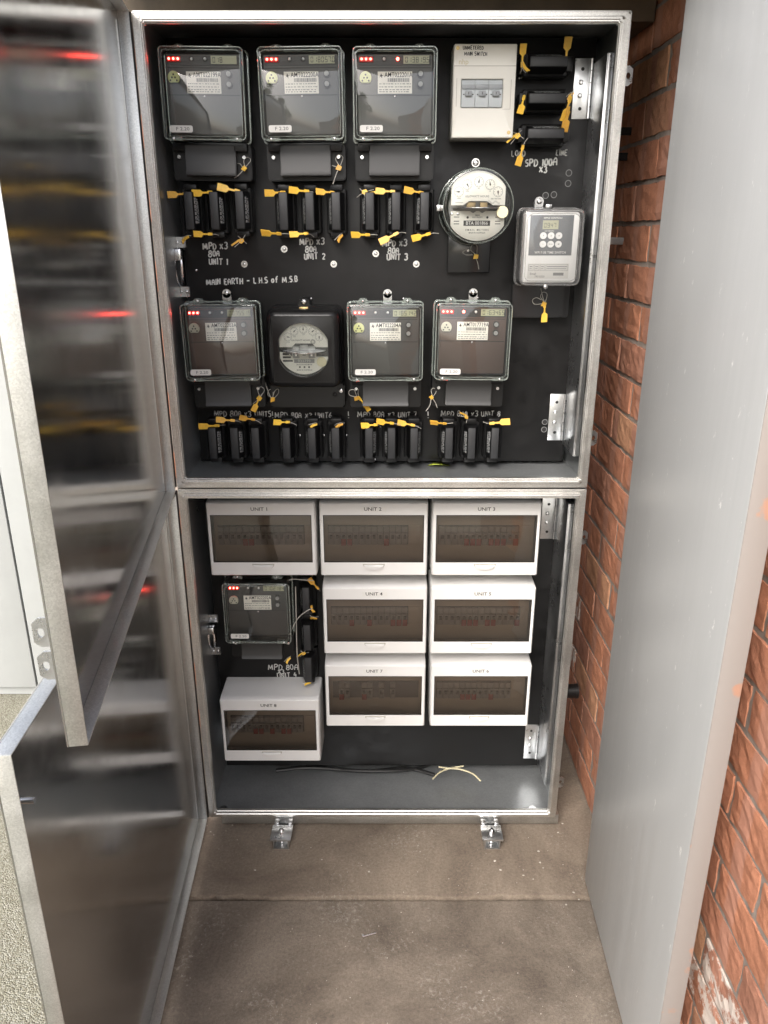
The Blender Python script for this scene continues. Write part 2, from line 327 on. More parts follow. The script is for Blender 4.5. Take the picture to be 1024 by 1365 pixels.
def tag(o, label, cat, group=None):
    o['label'] = label; o['category'] = cat
    if group: o['group'] = group
    return o
def thing(name, label, cat, loc=(0, 0, 0), rz=0, group=None):
    o = bpy.data.objects.new(name, None); C.objects.link(o); o.empty_display_size = .02
    o.location = loc; o.rotation_euler = (0, 0, rz); return tag(o, label, cat, group)
def struct(name, bm, m):
    o = obj(name, bm, m); o['kind'] = 'structure'; return o
def B(name, m, parent, *boxes, b=0):
    bm = bmesh.new()
    for q in boxes: box(bm, *q, b=b)
    return obj(name, bm, m, parent)
# printed lettering (flat, sits on a face that looks towards -Y)
_tc = {}
def text_mesh(s):
    if s not in _tc:
        cu = bpy.data.curves.new('t', 'FONT'); cu.body = s; cu.align_x = 'CENTER'; cu.align_y = 'CENTER'; cu.resolution_u = 2; cu.size = 1; cu.offset = .012
        o = bpy.data.objects.new('t', cu); me = bpy.data.meshes.new_from_object(o); bpy.data.objects.remove(o); _tc[s] = me
    return _tc[s]
def text(bm, s, x, y, z, size, sx=1.0):
    me = text_mesh(s).copy(); me.transform(Matrix.Translation((x, y, z)) @ Matrix.Rotation(R(90), 4, 'X') @ Matrix.Diagonal((size * sx, size, size, 1)))
    bm.from_mesh(me); bpy.data.meshes.remove(me)
def rect(bm, x0, x1, y, z0, z1):
    f = bm.faces.new([bm.verts.new(p) for p in ((x0, y, z0), (x1, y, z0), (x1, y, z1), (x0, y, z1))])
def disc(bm, x, y, z, r, seg=20):
    bm.faces.new([bm.verts.new((x + r * math.cos(2 * math.pi * i / seg), y, z + r * math.sin(2 * math.pi * i / seg))) for i in range(seg)])
def ring(bm, x, y, z, r0, r1, seg=24):
    a = [bm.verts.new((x + r0 * math.cos(2 * math.pi * i / seg), y, z + r0 * math.sin(2 * math.pi * i / seg))) for i in range(seg)]
    b = [bm.verts.new((x + r1 * math.cos(2 * math.pi * i / seg), y, z + r1 * math.sin(2 * math.pi * i / seg))) for i in range(seg)]
    for i in range(seg): bm.faces.new((a[i], a[(i + 1) % seg], b[(i + 1) % seg], b[i]))
SEG = {'0': 'abcdef', '1': 'bc', '2': 'abged', '3': 'abgcd', '4': 'fgbc', '5': 'afgcd', '6': 'afgedc', '7': 'abc', '8': 'abcdefg', '9': 'abcdfg'}
def seven(bm, s, x, y, z, h):
    w_ = h * .5; t = h * .11
    for ch in s:
        if ch == '.': rect(bm, x - h * .14, x - h * .14 + t, y, z, z + t); continue
        L = {'a': (x, x + w_, z + h - t, z + h), 'g': (x, x + w_, z + h / 2 - t / 2, z + h / 2 + t / 2), 'd': (x, x + w_, z, z + t),
             'f': (x, x + t, z + h / 2 + t * .6, z + h - t * 1.1), 'b': (x + w_ - t, x + w_, z + h / 2 + t * .6, z + h - t * 1.1), 'e': (x, x + t, z + t * 1.1, z + h / 2 - t * .6), 'c': (x + w_ - t, x + w_, z + t * 1.1, z + h / 2 - t * .6)}
        for k in SEG[ch]: q = L[k]; rect(bm, q[0], q[1], y, q[2], q[3])
        x += w_ + h * .22
# handwriting: strokes
def arc(cx, cy, rx, ry, a0, a1, n=9): return [(cx + rx * math.cos(R(a0 + (a1 - a0) * i / n)), cy + ry * math.sin(R(a0 + (a1 - a0) * i / n))) for i in range(n + 1)]
ST = {'M': [[(0, 0), (.06, 1), (.36, .2), (.66, 1), (.72, 0)]], 'P': [[(.05, 0), (.05, 1)], [(.05, .98)] + arc(.25, .75, .27, .24, 85, -90)[0:] + [(.05, .5)]],
      'D': [[(.05, 0), (.05, 1)], [(.05, 1)] + arc(.15, .5, .42, .5, 80, -80) + [(.05, 0)]], 'x': [[(.0, .02), (.5, .82)], [(.02, .8), (.5, .0)]],
      '3': [arc(.25, .76, .22, .24, 150, -80) + arc(.25, .27, .26, .27, 85, -150)], '8': [arc(.27, .76, .2, .23, 270, -90, 12), arc(.27, .27, .25, .27, 90, 450, 12)],
      '0': [arc(.27, .5, .24, .48, 90, 450, 14)], 'A': [[(0, 0), (.05, .7), (.25, 1), (.48, .75), (.5, 0)], [(.03, .45), (.5, .45)]], 'U': [[(.02, 1), (.04, .25)] + arc(.27, .25, .23, .24, 180, 360) + [(.5, 1)]],
      'N': [[(.03, 0), (.05, 1), (.48, .05), (.5, 1)]], 'I': [[(.1, 0), (.1, 1)]], 'T': [[(0, .97), (.55, 1)], [(.28, 1), (.26, 0)]], '1': [[(.05, .8), (.16, 1), (.15, 0)]],
      '2': [arc(.25, .75, .22, .24, 160, -20) + [(.05, .03), (.5, .05)]], '4': [[(.3, 1), (.02, .4), (.5, .4)], [(.4, .65), (.38, 0)]], '5': [[(.45, 1), (.1, .97), (.08, .58)] + arc(.22, .3, .25, .29, 110, -130)],
      '6': [[(.4, .98), (.12, .55)] + arc(.25, .27, .22, .26, 160, -190)], '7': [[(.03, .97), (.5, 1), (.2, 0)]], 'E': [[(.48, 1), (.05, .97), (.05, .03), (.5, 0)], [(.05, .52), (.4, .52)]],
      'R': [[(.05, 0), (.05, 1)], [(.05, .98)] + arc(.25, .75, .26, .24, 85, -90) + [(.05, .5), (.5, 0)]], 'H': [[(.05, 0), (.05, 1)], [(.5, 0), (.5, 1)], [(.05, .5), (.5, .5)]], 'L': [[(.06, 1), (.05, .03), (.45, 0)]],
      'S': [arc(.27, .75, .22, .24, 40, 270) + arc(.25, .27, .24, .26, 90, -140)], 'O': [arc(.28, .5, .26, .46, 90, 450, 14)], 'o': [arc(.2, .3, .19, .3, 90, 450, 12)], 'f': [[(.4, .95), (.25, 1), (.16, .8), (.14, -.05)], [(0, .55), (.35, .58)]],
      'B': [[(.05, 0), (.05, 1)], [(.05, 1)] + arc(.22, .77, .22, .22, 85, -90) + arc(.22, .28, .27, .27, 90, -90) + [(.05, 0)]], 'W': [[(0, 1), (.15, 0), (.3, .7), (.45, 0), (.6, 1)]], 'C': [arc(.3, .5, .28, .48, 50, 310)],
      '.': [[(.1, 0), (.12, .06)]], '-': [[(.03, .45), (.5, .47)]], '!': [[(.1, 1), (.1, .35)], [(.1, .06), (.1, 0)]], ' ': []}
WD = {'M': 1.0, 'I': .35, '1': .4, '.': .3, ' ': .55, 'W': .8, '!': .3}
def hand(parent, s, x, y, z, h, r, m='chalk', rot=0, name='handwriting'):
    bm = bmesh.new(); cx = 0; rnd = random.Random(hash(s) % 1 + len(s) * 7 + sum(map(ord, s)))
    for ch in s:
        jy = rnd.uniform(-.06, .06); js = rnd.uniform(.9, 1.08); sl = rnd.uniform(-.05, .1)
        for st in ST[ch]:
            pts = [((cx + (p[0] + p[1] * sl) * js) * h, (p[1] * js + jy) * h) for p in st]
            c_, s_ = math.cos(R(rot)), math.sin(R(rot))
            rr = r * 1.02 * rnd.uniform(.85, 1.15); run = [pts[0]]
            for i in range(1, len(pts)):
                run.append(pts[i])
                if i < len(pts) - 1:
                    d0 = Vector(pts[i]) - Vector(pts[i - 1]); d1 = Vector(pts[i + 1]) - Vector(pts[i])
                    if d0.length and d1.length and d0.angle(d1) > R(40):
                        tube(bm, [(x + a * c_ - b * s_, y, z + a * s_ + b * c_) for a, b in run], rr, 6, .5); run = [pts[i]]
            tube(bm, [(x + a * c_ - b * s_, y, z + a * s_ + b * c_) for a, b in run], rr, 6, .5)
        cx += WD.get(ch, .72) * js
    return obj(name, bm, m, parent)

# ------------------------------------------------------------------ yellow security seals
def seal(parent, x, y, z, ang=0, kind='paddle', k=1.0, wires=()):
    """flat plastic seal; local plane x-z, at depth y; ang turns it in that plane; a part (tag) with its wire below it"""
    bm = bmesh.new(); wl = []; k *= random.uniform(.86, 1.06)
    if kind == 'paddle':
        pts = [(-.017, -.0055), (-.002, -.0058), (.0015, -.0016), (.010, -.0013), (.011, -.0026), (.019, -.0022), (.019, .0024), (.011, .003), (.0095, .0014), (.0015, .0018), (-.002, .0052), (-.017, .0062)]
        wl = [[(.017, 0, 0), (.024, .004, -.001), (.030, .010, -.004)]]
    elif kind == 'short':
        pts = [(-.010, -.0075), (-.001, -.003), (.010, -.0025), (.0105, .0022), (0, .0035), (-.009, .0005)]
        wl = [[(-.012, .004, .004), (-.004, 0, .005), (.006, .001, .0045), (.012, .006, .002)]]
    elif kind == 'cross':
        pts = [(-.006, -.0035), (-.001, -.0062), (.0058, -.0015), (.0045, .0045), (-.004, .0045)]
        wl = [[(-.016, .002, -.012), (0, -.001, 0), (.008, .002, .009), (.012, .008, .012)], [(.012, .006, -.006), (.002, -.001, .002), (-.006, .002, .010)]]
        bx = [(-.004, .000), (-.022, -.010), (-.024, -.007), (-.006, .0035)]
        prism(bm, [((p[0]) * k, p[1] * k) for p in bx], -.0008, .0008)
    else:   # loop: little square body under a wire loop, loose ends hanging
        pts = [(-.0055, -.0045), (.004, -.0055), (.0062, .002), (-.002, .0052)]
        wl = [curve3([(.001, -.001, .003), (-.008, 0, .013), (-.004, .001, .022), (.005, .001, .019), (.003, -.001, .004)], 5)]
    if kind == 'paddle': k *= 1.25
    prism(bm, [(p[0] * k, p[1] * k) for p in pts], -.0012, .0012, bev=.0004)
    if kind == 'paddle':
        for rz in (-.0028, .0, .0028): box(bm, -.0145 * k, -.0045 * k, -.0017, -.001, (rz - .0006) * k, (rz + .0006) * k)
    t = obj('seal', bm, 'seal', parent); t.location = (x, y, z); t.rotation_euler = (R(random.uniform(-30, 30)), R(-ang + random.uniform(-4, 4)), R(random.uniform(-28, 28)))
    bm = bmesh.new()
    for q in wl: tube(bm, [(a * k, b, c_ * k) for a, b, c_ in q], .00075, 5)
    for q in wires: tube(bm, curve3([(a, b, c_) for a, b, c_ in q], 5), .00085, 5)
    obj('wire', bm, 'wire', t)
    return t

# ================================================================== THE SETTING
rj = random.Random(21); bm = bmesh.new(); pts = [(.56, 2.0), (-.47, 2.0)]
for i in range(86): pts.append((-.47 + 1.03 * i / 85, 1.386 + rj.uniform(-.0022, .0022) + .002 * math.sin(i * .21) + (rj.uniform(0, .006) if rj.random() < .12 else 0)))
prism(bm, pts, -.12, 0, 'xy', bev=.0012); struct('rear_slab', bm, 'slab_back')
bm = bmesh.new(); box(bm, -.60, .56, -1.2, 1.381, -.12, -.007, .005); struct('front_slab', bm, 'slab_front')
bm = bmesh.new(); prism(bm, [(-.60, .66), (-.432, .66), (-.479, 1.6), (-.479, 2.0), (-.60, 2.0)], -.10, .034, 'xy', bev=.004); struct('added_light_stop', bm, 'slab_front')  # unseen block added to stop light leaking under the lower door
bm = bmesh.new(); rect(bm, 0, 0, 0, 0, 0); bm.clear()
v = [bm.verts.new(p) for p in ((-60, -60, -.035), (60, -60, -.035), (60, 60, -.035), (-60, 60, -.035))]; bm.faces.new(v); struct('ground', bm, 'pebble')
bm = bmesh.new(); box(bm, -.56, 2.4, 1.25, 2.3, 1.975, 2.12); struct('roof_soffit', bm, 'soffit')

# brick walls: each brick its own object
CR, BL = .0817, .236
def brick_meshes(n=8):
    out = []
    for k in range(n):
        rnd = random.Random(40 + k); t = bmesh.new(); nx, nz = 12, 5; hw, hh, dp = BL / 2 - .0055, CR / 2 - .0056, .035
        rows = []
        for j in range(nz + 1):
            row = []
            for i in range(nx + 1):
                edge = i in (0, nx) or j in (0, nz)
                d = rnd.uniform(-.0012, .0006) if edge else rnd.uniform(-.0004, .0022)
                row.append(t.verts.new((-d, -hw + 2 * hw * i / nx + (rnd.uniform(-.002, .002) if i in (0, nx) else 0), -hh + 2 * hh * j / nz + (rnd.uniform(-.0014, .0014) if j in (0, nz) else 0))))
            rows.append(row)
        for j in range(nz):
            for i in range(nx): t.faces.new((rows[j][i], rows[j][i + 1], rows[j + 1][i + 1], rows[j + 1][i]))
        per = rows[0] + [r[-1] for r in rows[1:]] + rows[-1][-2::-1] + [r[0] for r in rows[-2:0:-1]]
        bk = [t.verts.new((dp, p.co.y, p.co.z)) for p in per]
        for i in range(len(per)): j = (i + 1) % len(per); t.faces.new((per[i], bk[i], bk[j], per[j]))
        bmesh.ops.recalc_face_normals(t, faces=t.faces[:])
        me = bpy.data.meshes.new('brick'); t.to_mesh(me); t.free(); me.materials.append(MATS['brick']); out.append(me)
    return out
BM = brick_meshes(); BMS = []
for me in BM[:3]: q = me.copy(); q.materials.clear(); q.materials.append(MATS['brick_stained']); BMS.append(q)
wall = thing('brick_wall', 'red brick side wall with rough faces and raked joints beside the steel cabinets', 'wall', (.55, 1.3, 0))
bm = bmesh.new(); box(bm, .0032, .12, -2.2, .80, -.1, 1.974); obj('mortar', bm, 'mortar', wall)
rnd = random.Random(3); cnt = 0
for j in range(24):
    for i in range(9):
        y = .28 + i * BL + (BL / 2 if j % 2 else 0) - .0; z = .01 + (j + .5) * CR
        sy_ = 1.0
        if y - BL / 2 > 1.97: continue
        if y + BL / 2 > 2.0: sy_ = (2.0 - y + BL / 2) / BL; y = 2.0 - sy_ * BL / 2
        st = (2 <= j <= 3 and .7 < y < 1.05) or (z < .5 and y > 1.75 and rnd.random() < .4)
        o = bpy.data.objects.new('brick', (BMS if st else BM)[rnd.randrange(3 if st else 8)]); C.objects.link(o); o.parent = wall
        o.location = (rnd.uniform(-.0015, .002), y - 1.3, z); o.scale.y = sy_; o.rotation_euler = (rnd.uniform(-.006, .006), 0, rnd.uniform(-.01, .01))
bw = thing('brick_wall', 'dim brick back wall behind and above the steel cabinets', 'wall', (0, 2.0, 0))
bm = bmesh.new(); box(bm, -.62, .70, .009, .12, -.1, 1.973); obj('mortar', bm, 'mortar', bw)
for j in range(24):
    z = .01 + (j + .5) * CR
    for i in range(6):
        x = -.62 + BL * (i + .5) + (BL / 2 if j % 2 else 0)
        if x + BL / 2 > .56 or (z < 1.72 and -.35 < x < .30): continue
        o = bpy.data.objects.new('brick', BM[rnd.randrange(8)]); C.objects.link(o); o.parent = bw
        o.location = (x, rnd.uniform(-.001, .002), z); o.rotation_euler = (0, 0, R(90))

bm = bmesh.new(); box(bm, -.6, .548, 1.80, 1.99, 1.862, 1.973, .004); o = obj('added_dark_beam', bm, 'soffit'); tag(o, 'added timber beam under the roof, keeping the strip above the upper cabinet dark', 'beam')  # beam added so the strip above the upper cabinet stays dark
# white board fence out in the daylight
fence = thing('board_fence', 'pale grey vertical board fence behind the open cabinet doors', 'fence', (-1.6, 2.25, 0))
bm = bmesh.new(); box(bm, -1.4, 1.03, .022, .03, -.03, 2.1); obj('backing', bm, 'fence_paint', fence)
for i in range(16):
    bm = bmesh.new(); box(bm, -.072, .072, -.004, .02, .012, 2.1, .003); obj('board', bm, 'fence_paint', fence, loc=(-1.3 + i * .15, 0, 0))
for zr_ in (.3, 1.7): B('rail', 'fence_paint', fence, (-1.4, 1.03, .031, .07, zr_, zr_ + .08))

# ================================================================== CABINETS
YP = 1.77                                   # face of the black mounting panels
X0, X1 = -.453, .445
def cabinet(name, label, z0, z1, hinge_dir, door_label):
    t = thing(name, label, 'cabinet', (0, 1.6, z0)); h = z1 - z0
    bm = bmesh.new(); T = .003
    box(bm, X0, X0 + T, .004, .27, 0, h); box(bm, X1 - T, X1, .004, .27, 0, h)
    box(bm, X0 + T, X1 - T, .004, .27, 0, T); box(bm, X0 + T, X1 - T, .004, .27, h - T, h); box(bm, X0 + T, X1 - T, .267, .27, T, h - T)
    obj('shell', bm, 'galv_shell', t)
    bm = bmesh.new(); frame(bm, X0, X1, 0, h, (.020, .022, .022, .020), 0, .012, .0025); obj('front_flange', bm, 'galv_frame', t)
    bm = bmesh.new(); frame(bm, X0 + .010, X1 - .012, .011, h - .009, (.0095,) * 4, -.009, .001, .003); obj('sealing_lip', bm, 'galv_frame', t)
    return t, h
def door(t, hx, dirx, diry, h, lugs, lab, za=0, zb=0):
    """shallow pan door hinged on the left edge, standing open towards the viewer; local x runs from hinge to free edge, +y is the inner side"""
    L = .895; z0_, z1_ = .001 + za, h - .001 + zb
    d = bpy.data.objects.new('door_pivot', None)
    bm = bmesh.new(); box(bm, 0, L, -.0225, -.0205, z0_, z1_)
    o = obj('door', bm, 'galv_door', t); o.location = (hx, -.004, 0); o.rotation_euler = (0, 0, math.atan2(diry, dirx))
    bm = bmesh.new(); rz = .0016
    box(bm, 0, rz, -.0204, 0, z0_, z1_, .0005); box(bm, L - rz, L, -.0204, 0, z0_, z1_, .0005)
    box(bm, rz, L - rz, -.0204, 0, z0_, z0_ + rz, .0005); box(bm, rz, L - rz, -.0204, 0, z1_ - rz, z1_, .0005)
    obj('rim', bm, 'galv_rim', o)
    bm = bmesh.new(); cyl(bm, -.0045, -.001, h / 2, .0042, h - .006, 'z', 12); obj('dark_gap_filler', bm, 'gasket', o)  # dark rod added to close the bright gap along the hinge line
    bm = bmesh.new(); box(bm, .02, .022, -.0204, -.0192, .02, h - .02); 
    obj('seam', bm, 'galv_rim', o)
    for z in lugs:
        bm = bmesh.new(); lug(bm); q = obj('lock_lug', bm, 'galv_plate', o); q.location = (L - .012, -.0225, z); q.rotation_euler = (0, 0, R(180))
    bpy.data.objects.remove(d)
    o['label'] = lab
    return o
def lug(bm):
    """eyelet tab standing out along +y"""
    a = [(0, -.017), (.012, -.017), (.019, -.011), (.019, .011), (.012, .017), (0, .017)]
    n = len(a); hole = [(.011 + .0038 * math.cos(2 * math.pi * i / 16), .0055 * math.sin(2 * math.pi * i / 16)) for i in range(16)]
    t = bmesh.new()
    vs_ = [t.verts.new((0, p[0], p[1])) for p in a]; es = [t.edges.new((vs_[i], vs_[(i + 1) % n])) for i in range(n)]
    hv = [t.verts.new((0, p[0], p[1])) for p in hole]; es += [t.edges.new((hv[i], hv[(i + 1) % 16])) for i in range(16)]
    bmesh.ops.triangle_fill(t, edges=es, use_beauty=True)
    r = bmesh.ops.extrude_face_region(t, geom=t.faces[:])
    for v_ in r['geom']:
        if isinstance(v_, bmesh.types.BMVert): v_.co.x += .003
    bmesh.ops.recalc_face_normals(t, faces=t.faces[:]); merge(bm, t)
def screw_head(name, parent, x, y, z, r=.004, m='screw_steel', washer=0):
    bm = bmesh.new()
    if washer: cyl(bm, x, y - .0006, z, washer, .0012, seg=20)
    ball(bm, x, y - (.0012 if washer else 0), z, r, .5, 12)
    box(bm, x - r * .7, x + r * .7, y - r * .56 - .0009, y - r * .3, z - r * .11, z + r * .11); box(bm, x - r * .11, x + r * .11, y - r * .56 - .0008, y - r * .3, z - r * .7, z + r * .7)
    return obj(name, bm, m, parent)
def rivet_hole(parent, x, y, z, r=.0035, m='galv_plate'):
    bm = bmesh.new(); ring(bm, x, y - .0006, z, r * .62, r); disc(bm, x, y - .0003, z, r * .62)
    o = obj('hole', bm, 'groove', parent); 
    bm = bmesh.new(); ring(bm, x + .0006, y - .0009, z - .0008, r * .82, r * 1.05); obj('hole_rim', bm, 'grey_ink', parent)

up, hU = cabinet('meter_cabinet', 'upper galvanised steel cabinet with electricity meters on black panel, door open', .936, 1.836, None, '')
lo, hL = cabinet('meter_cabinet', 'lower galvanised steel cabinet with white breaker boxes, door open', .038, .933, None, '')
door(up, -.456, .131, -.898, hU, (.13, .45, .09), 'open upper door, mirror-like galvanised inside', za=-.0075)
dl = door(lo, -.456, .046, -.894, hL, (.82, .30), 'open lower door, dull galvanised inside', zb=-.0095)
bm = bmesh.new(); cyl(bm, .855, -.012, hL - .105, .004, .018); obj('stud', bm, 'chrome', dl)

def fit_panel(t, z0, h, hinge_z, hinge_lab):
    dy = YP - 1.6
    bm = bmesh.new(); box(bm, X0 + .016, X1 - .018, dy, dy + .006,   .012 if t is up else .030, h - .008, .001)
    p = obj('mounting_panel', bm, 'black_panel', t)
    # steel channel carrying the hinges, right-hand side
    bm = bmesh.new(); za, zb = .055, h - .055
    box(bm, .4225, .4245, .060, dy + .004, za, zb, .0005); box(bm, .4245, .4345, .0585, .0605, za, zb, .0005); box(bm, .4325, .4345, .0605, .10, za, zb, .0005)
    obj('hinge_channel', bm, 'galv_plate', t)
    for z in hinge_z:
        bm = bmesh.new(); box(bm, .386, .4195, dy - .003, dy - .0005, z - .055, z + .055, .0006)
        hp = obj('hinge', bm, 'galv_plate', t)
        bm = bmesh.new()
        for k in range(5): cyl(bm, .4195, dy - .004, z - .044 + k * .022, .0034, .0205, 'z', 12)
        obj('knuckle', bm, 'galv_plate', hp)
        for k, dz in enumerate((-.036, -.012, .012, .036)):
            if k in (1, 2): screw_head('screw', hp, .400, dy - .003, z + dz, .005)
            else:
                bm = bmesh.new(); disc(bm, .402, dy - .0034, z + dz, .0035); obj('hole', bm, 'groove', hp)
    return p
pU = fit_panel(up, .936, hU, (at(778, 119, 1.77)[1] - .936, at(744, 556, 1.77)[1] - .936), '')
pL = fit_panel(lo, .038, hL, (at(728, 690, 1.77)[1] - .038, at(708, 988, 1.77)[1] - .038), '')
for t, zs in ((up, (at(843, 100, 1.62)[1] - .936, at(791, 585, 1.62)[1] - .936)), (lo, (at(779, 718, 1.62)[1] - .038, at(756, 1045, 1.62)[1] - .038))):
    for z in zs:
        bm = bmesh.new(); lug(bm); q = obj('lock_lug', bm, 'galv_plate', t); q.location = (X1, .03, z); q.rotation_euler = (0, 0, R(-90))
# base rail under the lower cabinet (end shows past the right side)
B('base_rail', 'galv_rim', lo, (X0 + .03, X1 + .010, .012, .05, -.030, -.001), b=.001)
for x in (at(711, 1066, 1.63)[0], at(297, 1066, 1.63)[0]):
    bm = bmesh.new(); cyl(bm, x, .03, .0055, .007, .004, 'z', 6); cyl(bm, x, .03, .0035, .010, .0015, 'z', 20); obj('bolt', bm, 'screw_steel', lo)

# recessed pull handles of the hinged panels
def pull(t, z0, px, py_top, py_bot):
    dy = YP - 1.6; x, zt = at(px, py_top, 1.765); _, zb = at(px, py_bot, 1.765); zt -= z0; zb -= z0
    for z in (zt, zb):
        bm = bmesh.new(); prism(bm, rrect(x - .014, x + .012, z - .011, z + .011, .004), dy - .004, dy - .0005, bev=.0005); box(bm, x + .0105, x + .0122, dy - .007, dy - .0005, z - .010, z + .010)
        p = obj('handle_bracket', bm, 'galv_plate', t)
        for sx in (-.006, .006): screw_head('screw', p, x + sx, dy - .004, z, .0035)
        bm = bmesh.new(); prism(bm, rrect(x - .031, x - .017, z - .010, z + .010, .003), dy - .004, dy - .0005, bev=.0005); obj('keeper_plate', bm, 'galv_plate', t)
    bm = bmesh.new(); zm = (zt + zb) / 2; hh = abs(zt - zb) / 2 - .012
    for sgn in (-1, 1):
        rings = []
        for i in range(17):
            a = -1 + 2 * i / 16; ww = .0075 * math.sqrt(max(0, 1 - a * a)) ** 1.1
            cx, cy, cz = x - .003 + sgn * ww, dy - .016 - .010 * (1 - a * a), zm + hh * a
            rr = .0035 * (1 - .4 * a * a)
            rings.append([(cx + rr * math.cos(R(45 * k)), cy + rr * math.sin(R(45 * k)), cz) for k in range(8)])
        loft(bm, rings, True, True)
    box(bm, x - .011, x + .006, dy - .030, dy - .012, zm + hh * .35, zm + hh * .98, .004)
    obj('pull_handle', bm, 'screw_steel', t)
pull(up, .936, 240, 323, 389); pull(lo, .038, 284, 825, 868)

# writing, screws and holes on the panels (parts of the panel; its origin is the cabinet's)
def PW(panel, z0, s, px, py, hpx, ang=0, r=.0014):
    x, z = at(px, py, YP); x2, z2 = at(px, py - hpx, YP)
    hand(panel, s, x, YP - 1.6 - .0003, z - z0, z2 - z, r, 'chalk', ang)
for u, (px, py) in enumerate(((271, 332), (400, 326), (510, 328))):
    PW(pU, .936, 'MPD x3', px, py, 8.2); PW(pU, .936, '80A', px + 7, py + 10, 8); PW(pU, .936, 'UNIT ' + str(u + 1), px + (8 if u == 0 else 6), py + 20.5 - u, 8.2)
PW(pU, .936, 'MAIN EARTH - L.H.S of M.S.B', 276, 380, 7.5, 2, .0013)
PW(pU, .936, 'LOAD', 682, 208, 7, 0, .0012); PW(pU, .936, 'LINE', 741, 207, 7, 0, .0012)
PW(pU, .936, 'SPD 100A', 700, 222, 9.5, 2, .0015); PW(pU, .936, 'x3', 719, 230, 8.5, 0, .0014)
for s, px, py in (('MPD 80A x3 UNIT5', 286, 555), ('MPD 80A x3 UNIT6', 367, 557), ('MPD 80A x3 UNIT 7', 477, 556), ('MPD 80A x3 UNIT 8', 588, 555)):
    PW(pU, .936, s, px, py, 7, 0, .0011)
for px in (363, 464, 570): PW(pU, .936, '!', px, 557, 8, 0, .0011)
PW(pL, .038, 'MPD 80A', 358, 893, 7, 1, .0012); PW(pL, .038, 'x3', 371, 898, 5.5, 0, .0012); PW(pL, .038, 'UNIT 4', 370, 904, 6.5, 4, .0012)
for px, py in ((379, 332), (326, 352), (445, 352), (501, 338), (555, 352)):
    x, z = at(px, py, YP); screw_head('panel_screw', pU, x, YP - 1.6, z - .936, .0038, 'screw_steel', .0072)
for px, py in ((400, 580), (432, 580), (462, 580), (693, 104), (262, 360), (403, 398), (415, 398), (538, 398), (637, 397), (500, 612)):
    x, z = at(px, py, YP); screw_head('panel_screw', pU, x, YP - 1.6, z - .936, .0026)
for px, py in ((758, 230), (757, 244), (727, 260), (738, 259), (726, 562), (725, 572)):
    x, z = at(px, py, YP); rivet_hole(pU, x, YP - 1.6, z - .936, .0065)

